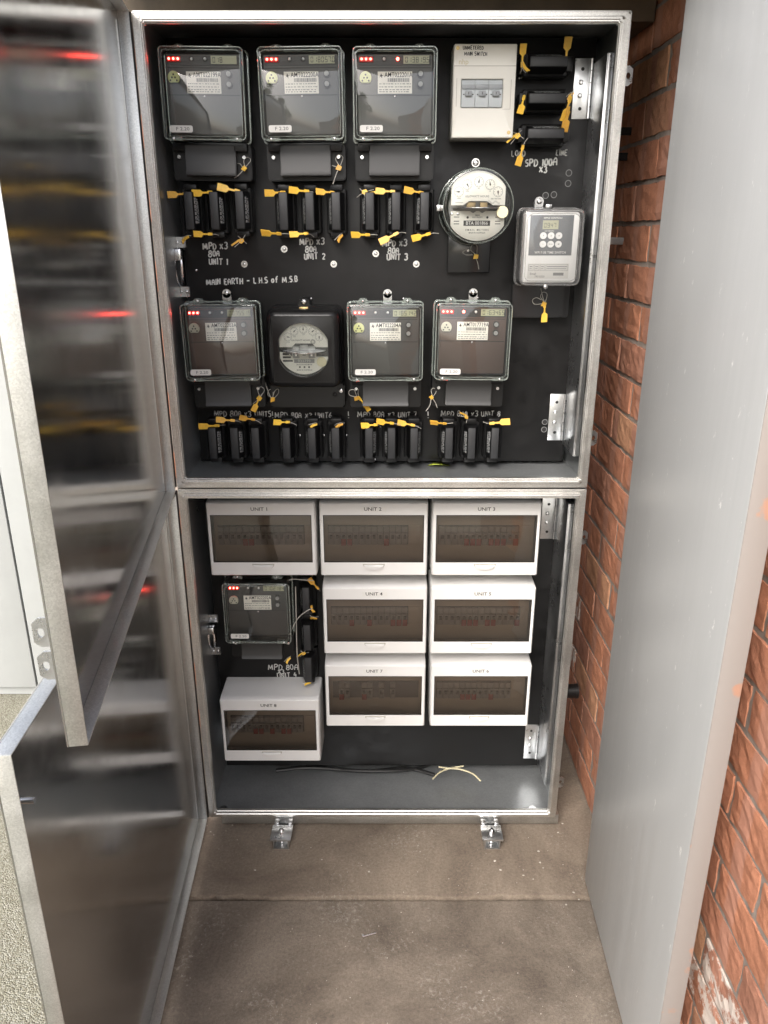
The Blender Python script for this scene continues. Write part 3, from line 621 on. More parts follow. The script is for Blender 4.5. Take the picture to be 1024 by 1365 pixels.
# ================================================================== METERS
SIG = [(-.004, .000), (-.0015, .0005), (0, .0045), (.0015, .0005), (.0045, .0008), (.0015, -.001), (.0022, -.0045), (-.001, -.0012), (-.004, -.0035), (-.0015, -.0002)]
def e_meter(serial, read, px, py, label, port='port', hang=False, sticker='F 2.20', led2=False, face='meter_face'):
    """electronic meter: origin on the panel, under the middle of the clear cover"""
    x, z = at(px, py, 1.665)
    t = thing('electricity_meter', label, 'electricity meter', (x, YP, z), 0, 'electronic meters with clear covers')
    Wd = .162; hw = Wd / 2; rq = random.Random(serial + 'q'); t.rotation_euler = (0, R(rq.uniform(-.7, .7)), 0); sxo, szo = rq.uniform(-.03, .02), rq.uniform(-.012, .01)
    bm = bmesh.new(); prism(bm, rrect(-.077, .077, .004, .158, .008), -.052, 0, bev=.002); obj('base', bm, 'black_plastic', t)
    bm = bmesh.new(); prism(bm, rrect(-.0715, .0715, .012, .151, .003), -.086, -.0525, bev=.0012); f = obj('faceplate', bm, face, t)
    Y = -.0862
    def fx(a): return -hw + a * Wd
    def fz(a): return .162 * (1 - a)
    B('display_band', 'meter_band', f, (-.0695, .0695, Y - .0008, Y, fz(.185), fz(.085)))
    B('seam', 'groove', f, (-.0695, .0695, Y - .0004, Y, fz(.503), fz(.494)), (-.0695, .0695, Y - .0004, Y, fz(.212), fz(.205)))
    # LEDs
    B('led_halo', 'led_halo', t, (fx(.075), fx(.245), Y - .0022, Y - .0009, fz(.152), fz(.092)), b=.0004)  # red plate painted as the halo around the LEDs
    for a in (.105, .158, .211):
        bm = bmesh.new(); ball(bm, fx(a), Y - .0024, fz(.118), .0021, 1, 10); obj('red_light', bm, 'led_red', t)
    for k, a in enumerate((.372, .532)):
        bm = bmesh.new(); cyl(bm, fx(a), Y - .0012, fz(.118), .0048, .0008, seg=16); o = obj('lamp_bezel', bm, 'groove', t)
        bm = bmesh.new(); ball(bm, fx(a), Y - .002, fz(.118), .0029, 1, 10); obj('lamp', bm, 'led_red' if (led2 and k == led2 - 1) else 'white_dot', o)
    lc = B('display', 'lcd', t, (fx(.60), fx(.905), Y - .0018, Y - .0009, fz(.168), fz(.082)))
    bm = bmesh.new(); seven(bm, read, fx(.622), Y - .0020, fz(.155), .0095); obj('digits', bm, 'lcd_ink', lc)
    # optical port
    r = .0115; cxp, czp = fx(.15), fz(.318)
    pts = [(cxp + r * math.cos(R(a)), czp + r * math.sin(R(a))) for a in range(-48, 229, 12)]
    bm = bmesh.new(); prism(bm, pts, Y - .006, Y, bev=.0008); po = obj('optical_port', bm, port, t)
    bm = bmesh.new()
    for dx, dz in ((0, .0052), (-.003, 0), (.003, 0), (-.0062, -.005), (.0062, -.005)): disc(bm, cxp + dx, Y - .0062, czp + dz, .0017, 12)
    obj('port_hole', bm, 'ink', po)
    # label card
    lb = B('label_card', 'label_card', t, (fx(.295), fx(.705), Y - .001, Y, fz(.482), fz(.248)))
    bm = bmesh.new(); yl = Y - .00125; text(bm, serial.replace(' ', ''), fx(.542), yl, fz(.284), .0118, .80)
    bm.faces.new([bm.verts.new((fx(.335) + a * 1.0, yl, fz(.292) + b * 1.0)) for a, b in SIG])
    q = fx(.415); rb = random.Random(serial)
    while q < fx(.675):
        ww = rb.choice((.0004, .0007, .0011)); rect(bm, q, q + ww, yl, fz(.358), fz(.318)); q += ww + rb.choice((.0004, .0008))
    for zz in (.378, .41, .44, .462):
        q = fx(.31)
        while q < fx(.68):
            ww = rb.uniform(.002, .006); rect(bm, q, min(q + ww, fx(.69)), yl, fz(zz) - .0006, fz(zz) + .0005); q += ww + rb.uniform(.001, .003)
    obj('print', bm, 'ink', lb)
    for zz in (.275, .385):
        bm = bmesh.new(); cyl(bm, fx(.805), Y - .0025, fz(zz), .0066, .005, seg=24); o = obj('push_button', bm, 'meter_band', t)
        bm = bmesh.new(); cyl(bm, fx(.805), Y - .0066, fz(zz), .0044, .0034, seg=20, r2=.0044); obj('button_cap', bm, 'button_grey', o)
    bm = bmesh.new(); ball(bm, fx(.5), Y - .001, fz(.512), .0024, .7, 10); obj('screw', bm, 'screw_steel', t)
    if sticker:
        bm = bmesh.new(); prism(bm, rrect(fx(.09 + sxo), fx(.365 + sxo), fz(.915 + szo), fz(.838 + szo), .0035), -.1065, -.1058); st = obj('sticker', bm, 'sticker', t)
        bm = bmesh.new(); text(bm, sticker, fx(.245 + sxo), -.1068, fz(.877 + szo), .0084, 1.3); obj('print', bm, 'grey_ink', st)
    # clear cover
    rings = []
    for ins, y in ((0, -.050), (.0008, -.098), (.0022, -.1035), (.0055, -.1055)):
        rings.append([(p[0], y, p[1]) for p in rrect(-hw + ins, hw - ins, ins, .162 - ins, .008 - ins * .4)])
    bm = bmesh.new(); loft(bm, rings); cv = obj('clear_cover', bm, 'cover_clear', t)
    bm = bmesh.new()
    for ins, y, rr in ((.0016, -.1035, .0013), (.0068, -.1052, .0006), (-.0008, -.054, .0018)):
        pp = rrect(-hw + ins, hw - ins, ins, .162 - ins, .0075); tube(bm, [(p[0], y, p[1]) for p in pp + pp[:1]], rr, 6)
    for sx in (-1, 1): box(bm, sx * .058 - .013, sx * .058 + .013, -.104, -.092, -.001, .006, .001)
    obj('cover_edge', bm, 'cover_edge', cv)
    for sx in (-.0475, .0475):
        bm = bmesh.new(); prism(bm, [(sx - .014, .160), (sx - .007, .1715), (sx + .007, .1715), (sx + .014, .160)], -.075, -.058, bev=.0015); o = obj('cover_ear', bm, 'cover_edge', cv)
        screw_head('screw', o, sx, -.076, .166, .003)
    for sx in (-.062, .062): screw_head('screw', t, sx, -.1045, .003, .0028)
    # terminal cover
    bm = bmesh.new(); prism(bm, rrect(-.080, .080, -.070, -.0005, .007), -.050, 0, bev=.002); box(bm, -.074, .074, -.068, -.0505, -.016, -.0008, .001); tc = obj('terminal_base', bm, 'black_plastic', t)
    bm = bmesh.new(); prism(bm, [(-.0695, -.004), (-.0695, -.050), (-.0755, -.062), (-.0505, -.062), (-.0505, -.004)], -.051, .051, 'yz', bev=.0015)
    obj('terminal_cover', bm, 'meter_band', t)
    for sx in (-.066, .066):
        bm = bmesh.new(); cyl(bm, sx, -.054, -.026, .0035, .008, seg=12); o = obj('screw', bm, 'screw_steel', t)
    if hang:
        bm = bmesh.new(); cyl(bm, .005, -.02, .177, .0095, .004, seg=24); box(bm, -.0045, .0145, -.022, -.018, .158, .177); o = obj('hanging_lug', bm, 'galv_plate', t); screw_head('screw', o, .005, -.0222, .178, .0055)
        bm = bmesh.new(); cyl(bm, .005, -.008, .177, .004, .019, seg=10); obj('lug_stud', bm, 'galv_plate', o)
    return t
def meter_seal(t, sx, k=1.1, ang=0, tails=()):
    seal(t, sx, -.062, -.046, ang, 'loop', k, tails)
m1 = e_meter('AMT 022199A', '018', 274, 187, 'meter with serial 022199 beside the unmetered top left cabinet corner')
m2 = e_meter('AMT 022200A', '018057.0', 404, 187, 'meter reading 018057.0, serial 022200, third of its row from the cream switch box')
m3 = e_meter('AMT 022201A', '013819.5', 526.5, 187, 'meter reading 013819.5, serial 022201, next to the cream main switch box', led2=2)
m4 = e_meter('AMT 022203A', '0075519', 298, 508, 'meter serial 022203 with pull handle above, beside the black dial meter', hang=True, port='port_pale', face='meter_face_brown')
m5 = e_meter('AMT 022204A', '0185142', 514, 508, 'meter serial 022204 between the black dial meter and the meter with four red lights', hang=True)
m6 = e_meter('AMT 017719A', '0163465', 628, 507, 'meter serial 017719 with four red lights lit, pale port', hang=True, port='port_pale', led2=1, face='meter_face_brown')
m7 = e_meter('AMT 022202A', '0102184', 345, 858, 'meter serial 022202 among the white breaker boxes, in the lower cabinet', port='port_pale', face='meter_face_dark')
for m, lab in ((m1, 'clear-covered meter serial 022199, above the handwriting for unit 1'), (m2, 'clear-covered meter serial 022200 reading 018057.0, above the handwriting for unit 2'), (m3, 'clear-covered meter serial 022201 reading 013819.5, beside the cream switch box'),
               (m4, 'clear-covered meter serial 022203, to the pull-handle side of the black dial meter'), (m5, 'clear-covered meter serial 022204 between the black dial meter and meter 017719'), (m6, 'clear-covered meter serial 017719 with a fourth red light lit'), (m7, 'clear-covered meter serial 022202 among the white breaker boxes')):
    m['label'] = lab
meter_seal(m1, .066, ang=-20, tails=[[(-.004, 0, 0), (-.012, 0, .004), (-.020, 0, .002)], [(0, 0, -.004), (-.004, 0, -.016), (-.010, 0, -.026)]])
meter_seal(m2, .066, ang=-15, tails=[[(-.004, 0, 0), (-.014, 0, .001)], [(0, 0, -.004), (-.003, 0, -.016), (-.006, 0, -.034)]])
meter_seal(m4, .068, 1.3, -25, tails=[[(0, 0, -.004), (-.004, 0, -.010), (-.010, 0, -.02)]])
seal(m4, .060, -.060, -.062, 58, 'paddle', .9)
meter_seal(m5, -.066, 1.15, 25); seal(m5, -.048, -.060, -.060, 132, 'paddle', .85)
meter_seal(m6, -.082, 1.1, -40, tails=[[(0, 0, 0), (.014, 0, -.004), (.026, 0, -.012)], [(0, 0, -.002), (.006, 0, -.018), (.004, 0, -.036)]])

# dial faces --------------------------------------------------------
def clipped(rad, flat, n=48):
    p = []
    for i in range(n):
        a = 2 * math.pi * i / n; p.append((max(-flat, min(flat, rad * math.cos(a))), rad * math.sin(a)))
    return p
def dials(parent, y, cz, R0, rr, angs):
    """five little clock registers on an arch"""
    for k, a in enumerate((152, 121, 90, 59, 28)):
        cx, z = R0 * math.cos(R(a)) * 1.06, cz + R0 * .82 * math.sin(R(a))
        bm = bmesh.new(); ring(bm, cx, y - .0003, z, rr * .93, rr)
        for q in range(10):
            b = 2 * math.pi * q / 10; disc(bm, cx + rr * .76 * math.cos(b), y - .0003, z + rr * .76 * math.sin(b), rr * .075, 6)
        text(bm, ('10000', '1000', '100', '10', '1')[k], cx, y - .0003, z - rr * 1.25, .0035)
        o = obj('register_dial', bm, 'grey_ink', parent)
        h = R(angs[k]); d = Vector((math.cos(h), 0, math.sin(h))); n_ = Vector((-d.z, 0, d.x)); c0 = Vector((cx, y - .0012, z))
        bm = bmesh.new(); bm.faces.new([bm.verts.new(c0 + d * rr * .75), bm.verts.new(c0 + n_ * rr * .16), bm.verts.new(c0 - d * rr * .3), bm.verts.new(c0 - n_ * rr * .16)]); disc(bm, cx, y - .0014, z, rr * .17, 10)
        obj('hand', bm, 'ink', o)

# round glass meter
x, z = at(637, 275, 1.675)
t = thing('dial_meter', 'round glass-domed dial meter marked BTA 001866', 'electricity meter', (x, YP, z))
bm = bmesh.new(); cyl(bm, 0, -.012, 0, .068, .024, seg=48); obj('base', bm, 'black_plastic', t)
bm = bmesh.new()
prof = [(.0745, -.022), (.0745, -.030), (.0715, -.034), (.0715, -.052)]
loft(bm, [[(r * math.cos(2 * math.pi * i / 48), y, r * math.sin(2 * math.pi * i / 48)) for i in range(48)] for r, y in prof], False, False)
loft(bm, [[(r * math.cos(2 * math.pi * i / 48), y, r * math.sin(2 * math.pi * i / 48)) for i in range(48)] for r, y in ((.0715, -.104), (.069, -.1085), (.064, -.1102), (.03, -.1106), (.002, -.1107))], False, True)
loft(bm, [[(.0716 * math.cos(2 * math.pi * i / 48), y, .0716 * math.sin(2 * math.pi * i / 48)) for i in range(48)] for y in (-.052, -.104)], False, False)
gl = obj('glass_dome', bm, 'glass', t)
bm = bmesh.new()
for rr, y, r in ((.0735, -.026, .0026), (.0700, -.106, .0013)):
    tube(bm, [(rr * math.cos(2 * math.pi * i / 48), y, rr * math.sin(2 * math.pi * i / 48)) for i in range(49)], r, 8)
obj('dome_edge', bm, 'cover_edge', gl)
bm = bmesh.new(); cyl(bm, 0, -.05, 0, .058, .05, seg=40); obj('mechanism', bm, 'breaker_grey', t)
up_ = [p for p in clipped(.066, .0545, 64)]
top = [p for p in up_ if p[1] > .005]; top = sorted(top, key=lambda p: -math.atan2(p[1], p[0]))
bm = bmesh.new(); prism(bm, top[::-1] + [(-.0545, .002), (-.030, .002), (-.018, .010), (.018, .010), (.030, .002), (.0545, .002)], -.0975, -.096); d1 = obj('dial_plate', bm, 'dial', t)
low = [p for p in up_ if p[1] < -.012]; low = sorted(low, key=lambda p: math.atan2(p[1], p[0]))
bm = bmesh.new(); prism(bm, low + [(.0545, -.009), (.016, -.009), (.009, -.013), (.003, -.009), (-.003, -.009), (-.009, -.013), (-.016, -.009), (-.0545, -.009)], -.0975, -.096); d2 = obj('name_plate', bm, 'dial', t)
dials(d1, -.0975, .011, .042, .0098, (180, -60, 80, 100, -85))
bm = bmesh.new(); text(bm, 'KILOWATT HOURS', -.002, -.0979, .0185, .0055); rect(bm, -.046, -.030, -.0979, .0065, .0072); text(bm, 'REV PER kWh', .036, -.0979, .014, .0035)
for k in range(12): rect(bm, .018 + k * .0022, .0187 + k * .0022, -.0979, .0055 + .002 * math.sin(k), .009 + .002 * math.sin(k)); 
obj('print', bm, 'grey_ink', d1)
bm = bmesh.new(); text(bm, 'EMAIL', 0, -.0979, -.017, .0038); text(bm, 'ELECTRICITY', 0, -.0979, -.021, .0036); text(bm, 'E M A I L   M E T E R S', 0, -.0979, -.045, .005); text(bm, 'MADE IN AUSTRALIA', 0, -.0979, -.0505, .0036)
for sx in (-.042, .042):
    for zz in (-.021, -.029, -.034): rect(bm, sx - .006, sx + .005, -.0979, zz, zz + .0014)
for sx in (-.020, .020): disc(bm, sx, -.0979, -.021, .0024, 12)
obj('print', bm, 'ink', d2)
pq = B('serial_plaque', 'ink', d2, (-.028, .026, -.0983, -.0976, -.037, -.027))
bm = bmesh.new(); text(bm, 'BTA 001866', -.001, -.0986, -.032, .0096, .92); obj('print', bm, 'sticker', d2)
bm = bmesh.new(); cyl(bm, 0, -.085, -.0035, .050, .0015, 'z', 40); obj('spinning_disc', bm, 'galv_plate', t)
B('brake_magnet', 'old_brass', t, (-.022, -.004, -.092, -.06, -.002, .009), b=.001); B('brake_magnet', 'old_brass', t, (.005, .020, -.092, -.06, -.002, .008), b=.001)
bm = bmesh.new(); cyl(bm, .048, -.1118, -.011, .0115, .0012, seg=28); sd_ = obj('paper_disc', bm, 'beige_disc', t)
for sx in (-.040, -.052): screw_head('screw', t, sx, -.0982, -.0145, .003)
bm = bmesh.new(); prism(bm, [(-.020, .066), (-.006, .093), (.006, .093), (.020, .066)], -.024, -.019, bev=.001); hl = obj('hanging_lug', bm, 'black_plastic', t); screw_head('screw', hl, 0, -.025, .086, .0065, 'screw_steel', .0085)
bm = bmesh.new(); cyl(bm, 0, -.009, .086, .004, .02, seg=10); obj('lug_stud', bm, 'galv_plate', hl)
B('side_catch', 'galv_plate', t, (-.080, -.071, -.045, -.030, -.008, .004), b=.001)
B('terminal_plate', 'black_gloss', t, (-.052, .040, -.016, -.0005, -.132, -.050), b=.002)
seal(t, .008, -.020, -.098, 10, 'loop', 1.2, [[(-.006, 0, .004), (-.020, 0, .006), (-.026, 0, .012), (-.018, 0, .017), (-.010, 0, .013)], [(0, 0, -.004), (.003, 0, -.016), (.004, 0, -.028)]])
screw_head('screw', t, -.008, -.0165, -.086, .004)

# black bakelite dial meter
x, z = at(404.5, 465, 1.665)
t = thing('dial_meter', 'black square bakelite dial meter with round cream dial face', 'electricity meter', (x, YP, z))
rings = []
for ins, y in ((-.004, -.0005), (-.004, -.060), (0, -.064), (0, -.094), (.004, -.101), (.012, -.105)):
    rings.append([(p[0], y, p[1]) for p in rrect(-.078 + ins, .078 - ins, -.084 + ins, .080 - ins, .018 - ins * .6, 6)])
bm = bmesh.new(); loft(bm, rings, True, False)
# front with a round window opening
n = 48; outer = []
for i in range(n):
    a = 2 * math.pi * i / n; cx, sx = math.cos(a), math.sin(a); k = min(.066 / max(1e-6, abs(cx)), .070 / max(1e-6, abs(sx))); outer.append((cx * k, -.105, -.002 + sx * k))
inner = [(p[0], -.1075, p[1] - .003) for p in clipped(.0575, .053, n)]; deep = [(p[0], -.099, p[1] - .003) for p in clipped(.0565, .052, n)]
loft(bm, [outer, inner, deep], False, False); frame(bm, -.0662, .0662, -.0722, .0682, (.002,) * 4, -.1056, -.104)
obj('case', bm, 'bakelite', t)
bm = bmesh.new(); prism(bm, clipped(.0568, .0523, n), -.0875, -.085); me_ = obj('backing', bm, 'gasket', t); me_.location.z = -.003
tp = sorted([p for p in clipped(.0562, .052, 64) if p[1] > .006], key=lambda p: math.atan2(p[1], p[0]))
bm = bmesh.new(); prism(bm, tp + [(-.052, .002), (-.026, .002), (-.018, .010), (.018, .010), (.026, .002), (.052, .002)], -.0945, -.093); d1 = obj('dial_plate', bm, 'dial', t)
lw = sorted([p for p in clipped(.0562, .052, 64) if p[1] < -.020], key=lambda p: math.atan2(p[1], p[0]))
bm = bmesh.new(); prism(bm, lw + [(.052, -.018), (.026, -.018), (.026, -.010), (-.026, -.010), (-.026, -.018), (-.034, -.010), (-.052, -.008)], -.0945, -.093); d2 = obj('name_plate', bm, 'dial', t)
dials(d1, -.0945, .010, .036, .0088, (-10, 45, 90, 40, -90))
bm = bmesh.new(); text(bm, 'KILOWATT HOURS', -.006, -.0949, .0165, .0046); 
for k in range(12): a = 2 * math.pi * k / 12; bm.faces.new([bm.verts.new((.020 + .0055 * math.cos(a + o_) * s_, -.0949, .0135 + .0055 * math.sin(a + o_) * s_)) for o_, s_ in ((-.16, 1), (.16, 1), (0, .25))])
obj('print', bm, 'ink', d1)
bm = bmesh.new()
for zz in (-.0125, -.0195, -.027): rect(bm, -.046, -.032 + (zz + .0125) * -.5, -.0949, zz - .002, zz + .002)
for sx in (-.010, 0, .010): disc(bm, sx, -.0949, -.0405, .0021, 12)
text(bm, 'SINGLE PHASE METER', 0, -.0949, -.0355, .0036); text(bm, 'MADE IN AUSTRALIA', 0, -.0949, -.047, .0036); rect(bm, .036, .048, -.0949, -.0145, -.0118)
obj('print', bm, 'ink', d2)
pq = B('serial_plaque', 'breaker_grey', d2, (-.022, .022, -.0955, -.0946, -.0315, -.0235))
bm = bmesh.new(); text(bm, '933799', 0, -.0958, -.0275, .0085, 1.1); obj('print', bm, 'sticker', d2)
for q in ((-.024, -.010, -.0985, -.0885, -.021, .004), (.010, .024, -.0985, -.0885, -.021, .004), (-.009, .009, -.096, -.0885, -.004, .006)): B('magnet', 'magnet_grey', t, q, b=.001)
bm = bmesh.new(); text(bm, '=', 0, -.0952, -.014, .014); obj('mark', bm, 'ink', t)
for sx in (-.017, .017): screw_head('screw', t, sx, -.0986, -.014, .0035)
bm = bmesh.new(); cyl(bm, 0, -.089, -.0055, .046, .0014, 'z', 40); obj('spinning_disc', bm, 'galv_plate', t)
bm = bmesh.new(); cyl(bm, .038, -.0988, -.0285, .0108, .001, seg=28); obj('paper_disc', bm, 'beige_disc', t)
bm = bmesh.new(); prism(bm, clipped(.0566, .052, n), -.1005, -.0997); g_ = obj('glass', bm, 'glass', t); g_.location.z = -.003
bm = bmesh.new(); prism(bm, [(-.040, .078), (-.014, .083), (-.009, .100), (.009, .100), (.014, .083), (.040, .078)], -.060, -.0005, bev=.002); hl = obj('hanging_lug', bm, 'bakelite', t)
screw_head('screw', hl, 0, -.061, .094, .006); 
bm = bmesh.new(); box(bm, -.010, .010, -.070, -.061, .076, .084, .002); obj('catch', bm, 'brass', t)
bm = bmesh.new(); prism(bm, rrect(-.082, .084, -.138, -.0845, .004), -.055, -.0005, bev=.003); obj('terminal_cover', bm, 'bakelite', t)
for sx, r in ((.076, .0055), (.062, .005)): screw_head('screw', t, sx, -.056, -.100 - (.076 - sx) * .6, r, 'chrome' if sx > .07 else 'bakelite')
for sx in (-.068, .064):
    bm = bmesh.new(); prism(bm, [(sx - .004, 0), (sx, .062), (sx + .003, 0), (sx, -.062)], -.109, -.1005); obj('ridge', bm, 'bakelite', t)
seal(t, -.078, -.062, -.118, 20, 'loop', 1.15, [[(0, 0, .002), (.010, 0, .016), (.020, 0, .018), (.018, 0, .008), (.004, 0, 0)], [(-.002, 0, 0), (-.008, 0, .03), (-.010, 0, .06)]])

# time switch
x, z = at(732.5, 381, 1.67)
t = thing('time_switch', 'white digital time switch under a milky clear cover', 'time switch', (x, YP, z))
bm = bmesh.new(); prism(bm, rrect(-.062, .062, .002, .148, .012), -.060, -.0005, bev=.002); obj('base', bm, 'black_plastic', t)
bm = bmesh.new(); prism(bm, rrect(-.055, .055, .006, .144, .006), -.088, -.0605, bev=.002); wb = obj('body', bm, 'white_plastic', t)
Y = -.0885
pg = B('control_panel', 'panel_grey', t, (-.046, .043, Y - .0006, Y, .060, .138))
bm = bmesh.new(); text(bm, 'WF17-3B TIME SWITCH', -.001, Y - .001, .0655, .0066, .95); text(bm, 'RIPPLE CONTROLS', 0, Y - .001, .1325, .0045)
text(bm, 'DAY  MONTH', -.006, Y - .001, .1075, .003)
obj('print', bm, 'sticker', pg)
lc = B('display', 'lcd', t, (-.020, .012, Y - .0016, Y - .0007, .111, .128)); bm = bmesh.new(); seven(bm, '0947', -.017, Y - .0018, .114, .009); obj('digits', bm, 'lcd_ink', lc)
for zz in (.0985, .082):
    for k, sx in enumerate((-.018, -.002, .014)):
        bm = bmesh.new(); cyl(bm, sx, Y - .003, zz, .0066, .0046, seg=20); o = obj('push_button', bm, 'white_plastic', t)
        bm = bmesh.new(); text(bm, ('P', 'D', 'H', '+', 'PROG', 'M')[k + (3 if zz < .09 else 0)], sx, Y - .0056, zz, .0045 if k != 1 or zz > .09 else .003); obj('print', bm, 'grey_ink', o)
lbp = B('rating_label', 'sticker', t, (-.046, .040, Y - .0006, Y, .014, .044))
bm = bmesh.new(); yy = Y - .0009
for xa, xb in ((-.044, -.034), (-.032, -.022), (-.020, -.010), (-.008, .038)):
    for q in (.0295, .0415): rect(bm, xa, xb, yy, q, q + .0006)
    for q in (xa, xb - .0006): rect(bm, q, q + .0006, yy, .0301, .0415)
    rect(bm, xa + .002, xb - .002, yy, .037, .0385); rect(bm, xa + .002, xb - .003, yy, .033, .0342)
text(bm, 'Email', -.034, yy, .0235, .006); text(bm, '793 0350', -.020, yy, .0178, .0055); rect(bm, .008, .030, yy, .020, .0258)
obj('print', bm, 'grey_ink', lbp)
rings = []
for ins, y in ((-.002, -.040), (0, -.048), (.0008, -.092), (.003, -.098), (.008, -.100)): rings.append([(p[0], y, p[1]) for p in rrect(-.063 + ins, .063 - ins, ins, .150 - ins, .014 - ins * .5)])
bm = bmesh.new(); loft(bm, rings); cv = obj('clear_cover', bm, 'cover_milky', t)
bm = bmesh.new()
for ins, y, rr in ((.002, -.0965, .0019), (-.0015, -.044, .0026), (.0095, -.0998, .0008)):
    pp = rrect(-.063 + ins, .063 - ins, ins, .150 - ins, .0125); tube(bm, [(p[0], y, p[1]) for p in pp + pp[:1]], rr, 6)
obj('cover_edge', bm, 'cover_milky', cv)
bm = bmesh.new(); cyl(bm, -.018, -.020, .166, .0095, .008, seg=24); box(bm, -.027, -.009, -.022, -.001, .148, .166); hl = obj('hanging_lug', bm, 'galv_plate', t); screw_head('screw', hl, -.018, -.0245, .166, .0055)
bm = bmesh.new(); box(bm, -.008, .004, -.050, -.040, .151, .160, .002); obj('catch', bm, 'galv_plate', cv)
bm = bmesh.new(); prism(bm, rrect(-.064, .060, -.072, .001, .006), -.030, -.0005, bev=.002); obj('terminal_cover', bm, 'black_gloss', t)
screw_head('screw', t, -.008, -.100, -.002, .005)
seal(t, .004, -.034, -.042, -5, 'loop', 1.1, [[(-.004, 0, 0), (-.020, 0, -.002), (-.026, 0, .006), (-.018, 0, .012), (-.006, 0, .008)], [(0, 0, .004), (-.006, 0, .020), (-.010, 0, .032)]])
seal(t, .007, -.034, -.062, 95, 'paddle', .95)

# cream main switch enclosure
x, z = at(643, 184, 1.70)
t = thing('switch_box', 'cream plastic enclosure with three-pole main switch, handwritten UNMETERED MAIN SWITCH', 'switch box', (x, YP, z))
bm = bmesh.new(); box(bm, -.0615, .0615, -.062, -.0005, 0, .165, .003); obj('box', bm, 'cream', t)
bm = bmesh.new(); frame(bm, -.0605, .0605, .001, .164, (.0605 - .0455, .0605 - .0365, .053, .164 - .1045), -.0705, -.0625, .0012); co = obj('cover', bm, 'cream', t)
B('seam', 'cream_line', co, (-.0603, .0603, -.0709, -.0704, .1262, .1272), (-.0545, -.0538, -.0709, -.0704, .056, .1055), (.052, .0527, -.0709, -.0704, .052, .1035), (.037, .0527, -.0709, -.0704, .0513, .0519))
hand(co, 'UNMETERED', -.044, -.0709, .1545, .0062, .0006, 'marker'); hand(co, 'MAIN SWITCH', -.041, -.0709, .1445, .0062, .0006, 'marker', -1)
bm = bmesh.new(); text(bm, 'nhp', -.042, -.0708, .1335, .013); obj('logo', bm, 'faded_gold', co)
for px_, pz_ in ((-.054, .157), (.052, .010)):
    bm = bmesh.new(); cyl(bm, px_, -.0712, pz_, .0035, .0014, seg=14); obj('screw', bm, 'brass', co)
B('breaker_backing', 'switch_grey', t, (-.0455, .0365, -.0634, -.0625, .053, .1045))
for k in range(3):
    xa = -.0445 + k * .0268
    bm = bmesh.new(); prism(bm, [(-.0735, .0545), (-.076, .066), (-.076, .076), (-.0735, .088), (-.068, .1025), (-.0635, .1025), (-.0635, .0545)], xa, xa + .0262, 'yz', bev=.0006); p = obj('breaker_pole', bm, 'switch_blue', t)
    B('grey_band', 'switch_grey', p, (xa, xa + .0262, -.0762, -.0752, .086, .094), b=.0003)
    B('toggle', 'switch_grey', p, (xa + .0065, xa + .0197, -.083, -.0762, .073, .0825), b=.001)
    bm = bmesh.new(); rect(bm, xa + .003, xa + .0055, -.0764, .0755, .0775); rect(bm, xa + .0207, xa + .0232, -.0764, .0755, .0775); rect(bm, xa + .0125, xa + .0138, -.0832, .0755, .0800); obj('mark', bm, 'ink', p)

# ================================================================== SERVICE FUSES
def fuse_meshes():
    out = {}
    bm = bmesh.new(); prism(bm, [(-.0215, -.0005), (-.0215, -.026), (-.018, -.030), (.018, -.030), (.0215, -.026), (.0215, -.0005)], -.043, .043, 'xy', bev=.001)
    for s in (-1, 1): box(bm, -.013, .013, -.040, -.006, s * .046 - .006, s * .046 + .006, .0015)
    out['base'] = bm
    bm = bmesh.new(); prism(bm, [(-.0165, -.031), (-.0165, -.040), (-.0085, -.064), (.0085, -.064), (.0165, -.040), (.0165, -.031)], -.0365, .0365, 'xy', bev=.0008); out['carrier'] = bm
    bm = bmesh.new(); box(bm, -.0080, .0080, -.0652, -.0641, -.0355, .0355, .0004); out['lit_front'] = bm
    # tiny print along the sloping side
    bm = bmesh.new(); rb = random.Random(5); a = Vector((.0085, -.064, 0)); b = Vector((.0165, -.040, 0)); nn = Vector((.949, -.316, 0)) * .0004
    def pt(u, z): q = a.lerp(b, u) + nn; return (q.x, q.y, z)
    for u in (.22, .38, .54, .70):
        z = -.024
        while z < .024:
            l_ = rb.uniform(.002, .007); e_ = .09 if u < .3 else .06; bm.faces.new([bm.verts.new(p) for p in (pt(u, z), pt(u + e_, z), pt(u + e_, min(z + l_, .026)), pt(u, min(z + l_, .026)))]); z += l_ + rb.uniform(.0008, .003)
    out['print'] = bm
    r = {}
    for k, q in out.items():
        me = bpy.data.meshes.new(k); q.to_mesh(me); q.free(); me.materials.append(MATS[{'base': 'black_plastic', 'carrier': 'fuse_black', 'lit_front': 'fuse_lit_face', 'print': 'print_grey'}[k]]); r[k] = me
    me = r['print'].copy(); me.transform(Matrix.Rotation(R(180), 4, 'Y')); me.transform(Matrix.Diagonal((1, -1, 1, 1))); r['print_l'] = me
    me = r['print'].copy(); me.transform(Matrix.Diagonal((-1, 1, 1, 1))); r['print_l'] = me
    return r
FM = fuse_meshes()
def fuse(px, py, side, label, group, rot=0, seals=()):
    x, z = at(px, py, 1.707)
    t = thing('service_fuse', label, 'fuse', (x, YP, z), 0, group); t.rotation_euler = (0, R(rot), 0)
    obj_me('base', FM['base'], 'black_plastic', t, True); c = obj_me('carrier', FM['carrier'], 'fuse_black', t); obj_me('lit_front', FM['lit_front'], 'fuse_lit_face', c)
    obj_me('print', FM['print' if side > 0 else 'print_l'], 'print_grey', c, False)
    for sx, sy, ang, kind in seals:
        a, b = at(sx, sy, 1.712); dx, dz = a - x, b - z
        if rot: q = R(rot); dx, dz = dx * math.cos(q) - dz * math.sin(q), dx * math.sin(q) + dz * math.cos(q)
        seal(t, dx, -.058, dz, ang + rot, kind, 1.0)
    return t
